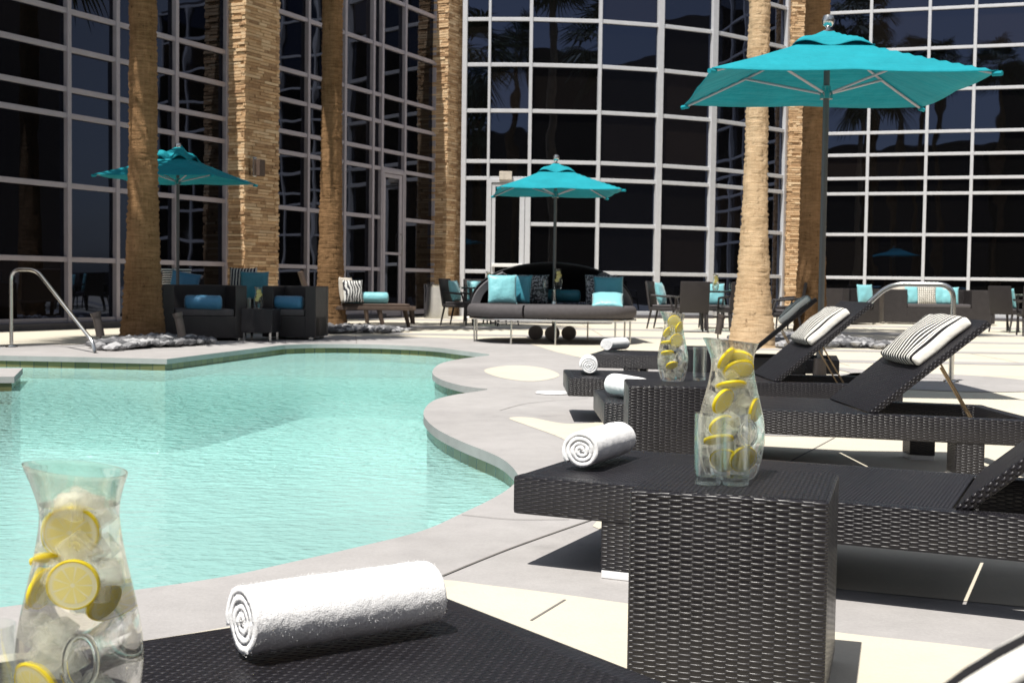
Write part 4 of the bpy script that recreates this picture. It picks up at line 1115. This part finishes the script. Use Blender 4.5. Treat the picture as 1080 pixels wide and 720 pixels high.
# ------------------------------------------------------------------ round daybed
def daybed():
    cx, cy, rr = .58, 18.9, 1.25
    root = empty('round_daybed', 'round grey daybed with folded black hood under the centre umbrella', 'daybed', (cx, cy, 0), 0)
    def slab(name, a0, a1, mat, z0, z1, r_out, r_in=0.0, flat=None):
        bm = bmesh.new(); n = 40; prof = []
        k = 6
        for i in range(k+1):
            a = -math.pi/2+math.pi*i/k; prof.append((math.cos(a)*.06, (z0+z1)/2+math.sin(a)*(z1-z0)/2))
        rings = []
        for i in range(n+1):
            a = a0+(a1-a0)*i/n; ring = []
            ro = r_out*(1/max(abs(math.cos(a)), abs(math.sin(a))))**.22
            for (dr_, z) in prof: ring.append(bm.verts.new(((ro-.06+dr_)*math.cos(a), (ro-.06+dr_)*math.sin(a)*.92, z)))
            rings.append(ring)
        cb = bm.verts.new((0, 0, z0)); ct = bm.verts.new((0, 0, z1+.01))
        for a, b in zip(rings, rings[1:]):
            for q in range(k): bm.faces.new((a[q], b[q], b[q+1], a[q+1]))
            bm.faces.new((cb, b[0], a[0])); bm.faces.new((ct, a[-1], b[-1]))
        for ring in (rings[0], rings[-1]):
            bm.faces.new([cb]+ring+[ct])
        bmesh.ops.recalc_face_normals(bm, faces=bm.faces[:])
        me = bpy.data.meshes.new(name); bm.to_mesh(me); bm.free()
        for f in me.polygons: f.use_smooth = True
        try: me.set_sharp_from_angle(angle=R(50))
        except Exception: pass
        return link(name, me, mat, root)
    cut = -R(90)-.35
    slab('seat_cushion', cut+.012, cut+math.pi*1.15, M['cushion'], .37, .55, rr)
    slab('seat_cushion', cut+math.pi*1.15+.012, cut+2*math.pi-.012, M['cushion'], .37, .55, rr)
    m = MB(); ring = [(rr*.97*math.cos(2*math.pi*k/40)*(1/max(abs(math.cos(2*math.pi*k/40)), abs(math.sin(2*math.pi*k/40))))**.2, rr*.9*math.sin(2*math.pi*k/40)*(1/max(abs(math.cos(2*math.pi*k/40)), abs(math.sin(2*math.pi*k/40))))**.2, .345) for k in range(41)]
    m.tube(ring, .015, 8); m.tube([(-rr, 0, .34), (rr, 0, .34)], .018, 6); m.tube([(0, -rr*.9, .34), (0, rr*.9, .34)], .018, 6)
    m.tube([(-.8, -.75, .30), (.8, -.75, .30)], .01, 6); m.tube([(-.9, -.2, .28), (.9, .1, .28)], .01, 6)
    m.build('metal_frame', M['steel'], root, smooth=True)
    for k, a in enumerate((198, 240, 271, 318, 342, 20, 60, 120, 160)):
        x = rr*.95*math.cos(R(a)); y = rr*.9*math.sin(R(a)); m = MB(); m.tube([(x, y, 0), (x, y, .35)], .013, 8); m.build('leg', M['steel'], root, smooth=True)
    for xx in (-.24, .0, .25):
        m = MB(); m.tube([(xx, -.18+abs(xx)*.6, .13), (xx+.02, -.05+abs(xx)*.6, .13)], .105, 24); m.build('base_wheel', M['bronze'], root, smooth=True)
    # hood: part of an ellipsoid swept from the back forward
    bm = bmesh.new(); nu, nv = 30, 12; hg = []
    for j in range(nv+1):
        row = []; tilt = R(8+82*j/nv)       # swing of each hoop from lying at the back to upright-ish
        for i in range(nu+1):
            a = math.pi*i/nu; x = 1.2*math.cos(a); h = 1.0*math.sin(a)**.85
            y = h*math.cos(tilt)*.95; z = h*math.sin(tilt)*.66
            y += .15
            row.append(bm.verts.new((x, y, .50+z)))
        hg.append(row)
    for a, b in zip(hg, hg[1:]):
        for i in range(nu): bm.faces.new((a[i], a[i+1], b[i+1], b[i]))
    me = bpy.data.meshes.new('hood'); bm.to_mesh(me); bm.free(); 
    for f in me.polygons: f.use_smooth = True
    hd = link('hood', me, M['hood'], root); s = hd.modifiers.new('s', 'SOLIDIFY'); s.thickness = .012
    # grey gussets at the two ends and hoop tubes
    for j in (0, 4, 8, 12):
        pts = []
        tilt = R(8+82*j/nv)
        for i in range(nu+1):
            a = math.pi*i/nu; x = 1.205*math.cos(a); h = 1.0*math.sin(a)**.85; pts.append((x, h*math.cos(tilt)*.95+.15, .505+h*math.sin(tilt)*.66))
        m = MB(); m.tube(pts, .011, 8); m.build('hood_hoop', M['black'], hd, smooth=True)
    for sx in (-1, 1):
        bm = bmesh.new(); k = 10; A = []; B = []
        for i in range(k+1):
            a = R(0+52*i/k); x = sx*1.20*math.cos(a); h = math.sin(a)
            A.append(bm.verts.new((x, .10, .49+h*.68))); B.append(bm.verts.new((x*.90, .13, .49+h*.62)))
        for i in range(k): bm.faces.new((A[i], A[i+1], B[i+1], B[i]))
        me = bpy.data.meshes.new('hood_trim'); bm.to_mesh(me); bm.free(); o = link('hood_trim', me, M['hood_rim'], hd); s = o.modifiers.new('s', 'SOLIDIFY'); s.thickness = .05
    return root
daybed()
# small glass table on the umbrella pole in the daybed
t = empty('pole_table', 'small round glass table around the centre umbrella pole', 'table', (0.61, 18.9, 0))
m = MB(); m.lathe([(.05, 0), (.27, 0), (.275, .006), (.27, .012), (.05, .012), (.05, 0)], 32, (0, 0, .765)); m.build('glass_top', M['glasstop'], t)
m = MB(); m.lathe([(.026, .55), (.06, .55), (.04, .6), (.035, .765), (.026, .765)], 16); m.build('collar', M['steel'], t)
far_pitcher('small lemon water pitcher on the glass table inside the daybed', (0.66, 18.72, .778))
tumbler('tumbler on the small glass table inside the daybed', (0.46, 18.78, .778))
zs = .57
def PP(px, D, z): q = ray(px, 360); return Vector((q.x/q.y*D, D, z))
pillow('pale teal square pillow leaning left on the round daybed', PP(529, 18.45, zs+.20), (R(78), 0, R(8)), M['satin'], scale=.93)
pillow('deep teal pillow behind the pale one on the left of the daybed', PP(546, 18.72, zs+.2), (R(80), 0, R(-28)), M['satin_dark'], scale=.93)
pillow('speckled grey pillow left of the daybed pole', PP(562, 18.95, zs+.20), (R(76), 0, R(-4)), M['speckle'], scale=1.0)
pillow('speckled grey pillow at the right of the daybed', PP(633, 18.95, zs+.20), (R(76), 0, R(6)), M['speckle'], scale=1.05)
pillow('deep teal square pillow on the right of the daybed', PP(641, 18.72, zs+.19), (R(74), 0, R(4)), M['satin_dark'], scale=.98)
pillow('pale teal pillow lying flat in front on the right of the daybed', PP(640, 18.35, zs+.06), (R(24), 0, R(-4)), M['satin'], scale=1.0)
def bolster(label, loc, rz, L=.5, r=.1, mat=None, group='bolster cushions'):
    m = MB(); pr = [(0, -L/2), (r*.5, -L/2-.005), (r*.85, -L/2+.008), (r, -L/2+.03)]+[(r*(1+.015*math.sin(k*2.3)), -L/2+.03+(L-.06)*k/8) for k in range(1, 9)]+[(r*.85, L/2-.008), (r*.5, L/2+.005), (0, L/2)]
    m.lathe(pr, 28); o = m.build('bolster_cushion', mat or M['satin_blue'], smooth='all', uv=False)
    o.matrix_world = Matrix.Translation(loc) @ Matrix.Rotation(rz, 4, 'Z') @ Matrix.Rotation(math.pi/2, 4, 'Y'); return tag(o, label, 'bolster', group)
bolster('dark teal bolster lying behind the pole on the daybed', PP(588, 19.25, zs+.10), 0.05, .66, .1, M['satin_dark'])

# ------------------------------------------------------------------ dining chairs and tables
def make_chair():
    root = empty('dining_chair', 'x', 'chair', (0, 0, 0), 0, 'wicker dining chairs')
    # faces -y ; origin on ground centre
    m = MB(); m.box((-.27, -.27, .36), (.27, .25, .43), .02, 2); m.build('seat', M['wicker_far'], root, smooth=True)
    m = MB(); m.box((-.25, -.25, .43), (.25, .2, .475), .02, 3); m.build('seat_cushion', M['cushion'], root, smooth=True)
    m = MB(); m.box((-.27, -.02, 0), (.27, .025, .56), .014, 2, Matrix.Translation((0, .24, .38)) @ Matrix.Rotation(R(-9), 4, 'X')); m.build('backrest', M['wicker_far'], root, smooth=True)
    for sx in (-1, 1):
        m = MB(); m.tube([(sx*.26, .22, .66), (sx*.27, -.16, .63), (sx*.26, -.22, .40)], .022, 8); m.build('armrest', M['wicker_far'], root, smooth=True)
        m = MB(); m.tube([(sx*.24, -.23, .37), (sx*.255, -.25, 0)], .024, 8, .016); m.build('leg', M['wicker_far'], root)
        m = MB(); m.tube([(sx*.24, .22, .37), (sx*.25, .30, 0)], .024, 8, .016); m.build('leg', M['wicker_far'], root)
    return root
ch0 = make_chair(); used = [False]
def chair(label, px, D, rz):
    q = PP(px, D, 0); c = inst(ch0, q, rz, label, 'wicker dining chairs', first=not used[0]); used[0] = True; return c, q
def pil_chair(lb, q, rz, mat, s=.95):
    v = Matrix.Rotation(rz, 3, 'Z') @ Vector((0, .10, 0)); return pillow(lb, (q.x+v.x, q.y+v.y, .69), (R(76), 0, rz), mat, scale=s)
def gtable(label, px, D, r, h=.76):
    q = PP(px, D, 0); t = empty('glass_dining_table', label, 'table', q, 0, 'round glass dining tables')
    m = MB(); m.lathe([(0, 0), (r, 0), (r+.004, .006), (r, .014), (0, .014)], 40, (0, 0, h)); m.build('glass_top', M['glasstop'], t)
    m = MB(); m.lathe([(r*.86, h-.03), (r*.9, h-.03), (r*.9, h-.001), (r*.86, h-.001), (r*.86, h-.03)], 32); m.build('rim_frame', M['wicker_far'], t)
    for a in (45, 135, 225, 315):
        m = MB(); m.tube([(r*.62*math.cos(R(a)), r*.62*math.sin(R(a)), 0), (r*.8*math.cos(R(a)), r*.8*math.sin(R(a)), h-.01)], .022, 8); m.build('leg', M['wicker_far'], t)
    return q
# set A, left of the daybed (facing +x = rz +90deg)
c, q = chair('dark dining chair facing right in front of the silver bin', 484, 25.6, R(70)); pil_chair('teal pillow in the dining chair beside the silver bin', q, R(70), M['satin'])
q = gtable('round glass table left of the daybed hood', 512, 25.6, .55)
far_pitcher('lemon pitcher on the glass table left of the daybed', (q.x+.05, q.y-.2, .775))
tumbler('tumbler beside the pitcher on the left glass table', (q.x+.28, q.y-.1, .775)); tumbler('second tumbler on the left glass table nearer the daybed', (q.x+.38, q.y+.1, .775))
c, q = chair('dining chair behind the left glass table by the white door', 503, 26.9, R(8)); pil_chair('pale teal pillow in the chair behind the left glass table', q, R(8), M['satin'])
c, q = chair('dining chair hidden behind the left end of the daybed hood', 527, 26.2, R(-60)); pil_chair('small pale pillow showing past the daybed hood', q, R(-60), M['satin'])
# set B
c, q = chair('dark dining chair facing right just right of the daybed', 701, 25.3, R(68)); pil_chair('teal satin pillow in the chair right of the daybed', q, R(68), M['satin'], 1.02)
q = gtable('round glass table left of the pale palm trunk', 757, 24.6, .62)
far_pitcher('lemon pitcher on the glass table by the pale palm trunk', (q.x-.08, q.y-.1, .775))
tumbler('tumbler left of the pitcher on the right glass table', (q.x-.3, q.y-.1, .775)); tumbler('tumbler right of the pitcher on the right glass table', (q.x+.2, q.y-.12, .775))
chair('dining chair turned with its tall woven back to the camera', 729, 23.6, R(182))
c, q = chair('dining chair behind the right glass table facing the camera', 753, 25.9, R(4)); pil_chair('teal pillow behind the pitcher on the right glass table', q, R(4), M['satin'], 1.0)
c, q = chair('dining chair right of the glass table beside the pale trunk', 779, 25.2, R(-50)); pil_chair('teal pillow low beside the pale palm trunk', q, R(-50), M['satin'], .9)
chair('dining chair with back to camera left of the pale trunk', 775, 24.2, R(200))
chair('dining chair seen sideways just right of the pale trunk', 826, 21.6, R(-96))
chair('dining chair at the white mullion behind the sideways chair', 836, 26.0, R(-75))
# set C at right edge
q = gtable('round table cut off by the right edge of the picture', 1082, 26.5, .6)
c, q = chair('dark dining chair at the right edge of the picture', 1064, 25.9, R(120)); pil_chair('teal pillow in the chair at the right edge', q, R(120), M['satin'], .9)
chair('dining chair in front of the table at the far right edge', 1090, 24.0, R(170))

# silver bin
b_ = PP(459.5, 30.5, 0); m = MB(); m.lathe([(0, 0), (.29, 0), (.29, .72), (.30, .74), (.30, .80), (.26, .815), (.22, .80), (.22, .5), (0, .5)], 36); o = m.build('litter_bin', M['steel'], smooth=True); o.location = b_
tag(o, 'round brushed silver bin at the foot of the middle stone pillar', 'bin')

# ------------------------------------------------------------------ box armchairs and sofas
def box_seat(name, label, loc, rz, w, d, h=.77, sh=.34, arm=.16, cat='armchair', group=None, feet=True):
    root = empty(name, label, cat, loc, rz, group)
    m = MB(); m.box((-w/2, -d/2, .04), (w/2, d/2-.14, sh), .012, 2); m.build('seat_base', M['wicker_far'], root)
    m = MB(); m.box((-w/2+arm+.01, -d/2+.005, sh), (w/2-arm-.01, d/2-.15, sh+.1), .03, 3); m.build('seat_cushion', M['cushion'], root, smooth=True)
    for s_ in (-1, 1):
        m = MB(); xa, xb = sorted((s_*w/2, s_*(w/2-arm))); m.box((xa, -d/2-.003, .042), (xb, d/2-.143, h), .014, 2); m.build('armrest', M['wicker_far'], root)
    m = MB(); m.box((-w/2+.001, d/2-.14, .04), (w/2-.001, d/2, h+.002), .014, 2); m.build('backrest', M['wicker_far'], root)
    for a in (-1, 1):
        for b in (-1, 1):
            m = MB(); m.box((a*(w/2-.08)-.03, b*(d/2-.08)-.03, 0), (a*(w/2-.08)+.03, b*(d/2-.08)+.03, .045)); m.build('foot', M['steel'], root)
    return root
GA = 'black woven box armchairs by the left palms'
box_seat('lounge_armchair', 'black box armchair with bolster behind the left spotlight', (-4.42, 18.1, 0), R(22), 1.15, .95, group=GA)
box_seat('lounge_armchair', 'black box armchair with bolster left of the reddish palm trunk', (-3.17, 18.75, 0), R(-4), .78, .85, group=GA)
box_seat('lounge_armchair', 'black box armchair mostly hidden in the back row under the left umbrella', (-5.0, 20.6, 0), R(180), 1.2, .9, .74, group=GA)
box_seat('lounge_armchair', 'black box armchair hidden in the back row by the stone pillar', (-3.95, 20.9, 0), R(180), 1.1, .9, .74, group=GA)
bolster('blue bolster in the armchair behind the left spotlight', (-4.28, 17.72, .53), R(14), .50, .10)
bolster('blue bolster in the armchair left of the reddish trunk', (-3.22, 18.45, .53), R(-8), .42, .10)
pillow('navy and white striped pillow topping the back row at far left', PP(173, 20.1, .80), (R(84), 0, R(-10)), M['stripe_dim'])
pillow('white striped pillow beside the blue one above the left armchair', PP(186, 20.05, .80), (R(84), 0, R(6)), M['stripe'])
pillow('blue pillow above the left armchair back', PP(194, 19.9, .74), (R(80), R(10), R(4)), M['satin_blue'])
pillow('navy striped pillow above the side table near the stone pillar', PP(256, 20.4, .82), (R(84), 0, R(-5)), M['stripe_dim'])
pillow('deep teal pillow above the side table near the stone pillar', PP(268, 20.3, .76), (R(84), 0, R(8)), M['satin_dark'])
far_pitcher('lemon pitcher on the small table between the left armchairs', (-3.56, 17.95, .4515))
tumbler('tumbler on the small table between the left armchairs', (-3.68, 17.9, .4515))

# brown daybed bench
BN = box_root = empty('brown_daybed', 'low brown wooden daybed with pillows right of the reddish trunk', 'daybed', (-2.78, 22.3, 0), R(12))
m = MB(); m.box((-.75, -.42, .36), (1.05, .42, .43), .012); m.build('platform', M['brown'], BN)
m = MB(); m.box((-.72, -.38, .43), (.95, .38, .47), .02, 3); m.build('mattress', M['brown'], BN)
m = MB(); m.box((-.03, -.40, 0), (.03, .40, .62), .01, 2, Matrix.Translation((-.72, 0, .42)) @ Matrix.Rotation(R(-18), 4, 'Y')); m.build('headboard', M['brown'], BN)
for (x, y) in ((-.6, -.36), (.42, -.36), (.95, .36), (-.6, .36)):
    m = MB(); m.tube([(x, y, .37), (x+.09, y, 0)], .045, 8, .03); m.build('leg', M['brown'], BN)
pillow('pale teal pillow against the brown daybed headboard', PP(361, 22.1, .68), (R(80), 0, R(60)), M['satin'])
pillow('white pillow standing on the brown daybed', PP(365, 22.0, .70), (R(82), 0, R(68)), M['linen'], scale=.98)
pillow('black and white zebra patterned pillow on the brown daybed', PP(372, 21.9, .68), (R(80), 0, R(35)), M['zebra'], scale=.85)
bolster('pale teal bolster lying on the brown daybed', PP(390, 22.1, .57), R(10), .62, .10, M['satin'])
bt = empty('low_bench', 'low brown bench behind the brown daybed near the shaded door', 'bench', PP(414, 26.2, 0), R(10))
m = MB(); m.box((-.62, -.3, .30), (.45, .3, .37), .012); m.build('bench_top', M['brown'], bt)
for (x, y) in ((-.55, -.24), (.38, -.24), (-.55, .24), (.38, .24)):
    m = MB(); m.tube([(x, y, .31), (x+.03, y, 0)], .035, 8, .025); m.build('leg', M['brown'], bt)

# right lounge group
GR = 'woven box sofas before the right glass wall'
q = PP(985, 31.2, 0); box_seat('lounge_sofa', 'long dark woven sofa with teal and checked pillows before the right glass wall', q, R(-6), 2.6, .95, .84, .40, .55, 'sofa', GR)
q = PP(893, 30.2, 0); box_seat('lounge_armchair', 'dark woven armchair with teal pillow right of the orange brown trunk', q, R(28), 1.15, .9, .84, .38, .2, 'armchair', GR)
pillow('teal pillow in the woven armchair right of the orange brown trunk', PP(911, 29.9, .72), (R(80), 0, R(25)), M['satin'], scale=1.0)
pillow('beige linen pillow at the left end of the far right sofa', PP(947, 31.0, .70), (R(80), 0, R(-10)), M['linen'], scale=1.1)
pillow('teal pillow next to the linen pillow on the far right sofa', PP(962, 30.95, .70), (R(80), 0, R(5)), M['satin'], scale=1.0)
pillow('black and white checked pillow in the middle of the far right sofa', PP(976, 30.85, .70), (R(80), 0, R(-4)), M['check'], scale=1.0)
pillow('teal pillow right of the checked pillow on the far right sofa', PP(989, 30.9, .70), (R(80), 0, R(5)), M['satin'], scale=1.0)
pillow('teal pillow at the right end of the far right sofa', PP(1000, 30.85, .70), (R(80), 0, R(-12)), M['satin'], scale=.95)

# depth marker tile on the far pool edge
for (px, py, lb) in ((436, 371.5, 'small blue depth marker tile on the far pool edge'), (207, 384, 'small blue marker tile on the left pool corner')):
    pass

# ------------------------------------------------------------------ light
S = Vector((-.25, -.37, 1)).normalized()
el = math.asin(S.z); az = math.atan2(S.x, S.y)
w = bpy.data.worlds.new('World'); sc.world = w; w.use_nodes = True; nt = w.node_tree
sky = nt.nodes.new('ShaderNodeTexSky'); sky.sky_type = 'NISHITA'; sky.sun_disc = False; sky.sun_elevation = el; sky.sun_rotation = az % (2*math.pi)
sky.air_density = 1.0; sky.dust_density = 1.0; sky.ozone_density = 1.6
hs = nt.nodes.new('ShaderNodeHueSaturation'); hs.inputs['Saturation'].default_value = 0.42; nt.links.new(sky.outputs[0], hs.inputs['Color']); nt.links.new(hs.outputs[0], nt.nodes['Background'].inputs[0]); nt.nodes['Background'].inputs[1].default_value = 0.085
ld = bpy.data.lights.new('sun', 'SUN'); ld.energy = 5.0; ld.angle = R(0.53); ld.color = (1.0, 0.955, 0.88)
lo = bpy.data.objects.new('sun', ld); COL.objects.link(lo); lo.rotation_euler = S.to_track_quat('Z', 'Y').to_euler(); lo.location = (0, 0, 20)
sc.view_settings.view_transform = 'Standard'; sc.view_settings.look = 'None'; sc.view_settings.gamma = 1; sc.view_settings.exposure = 0.43
sc.render.engine = 'CYCLES'; sc.cycles.max_bounces = 14; sc.cycles.transmission_bounces = 12; sc.cycles.transparent_max_bounces = 16
sc.cycles.caustics_refractive = True; sc.cycles.caustics_reflective = False
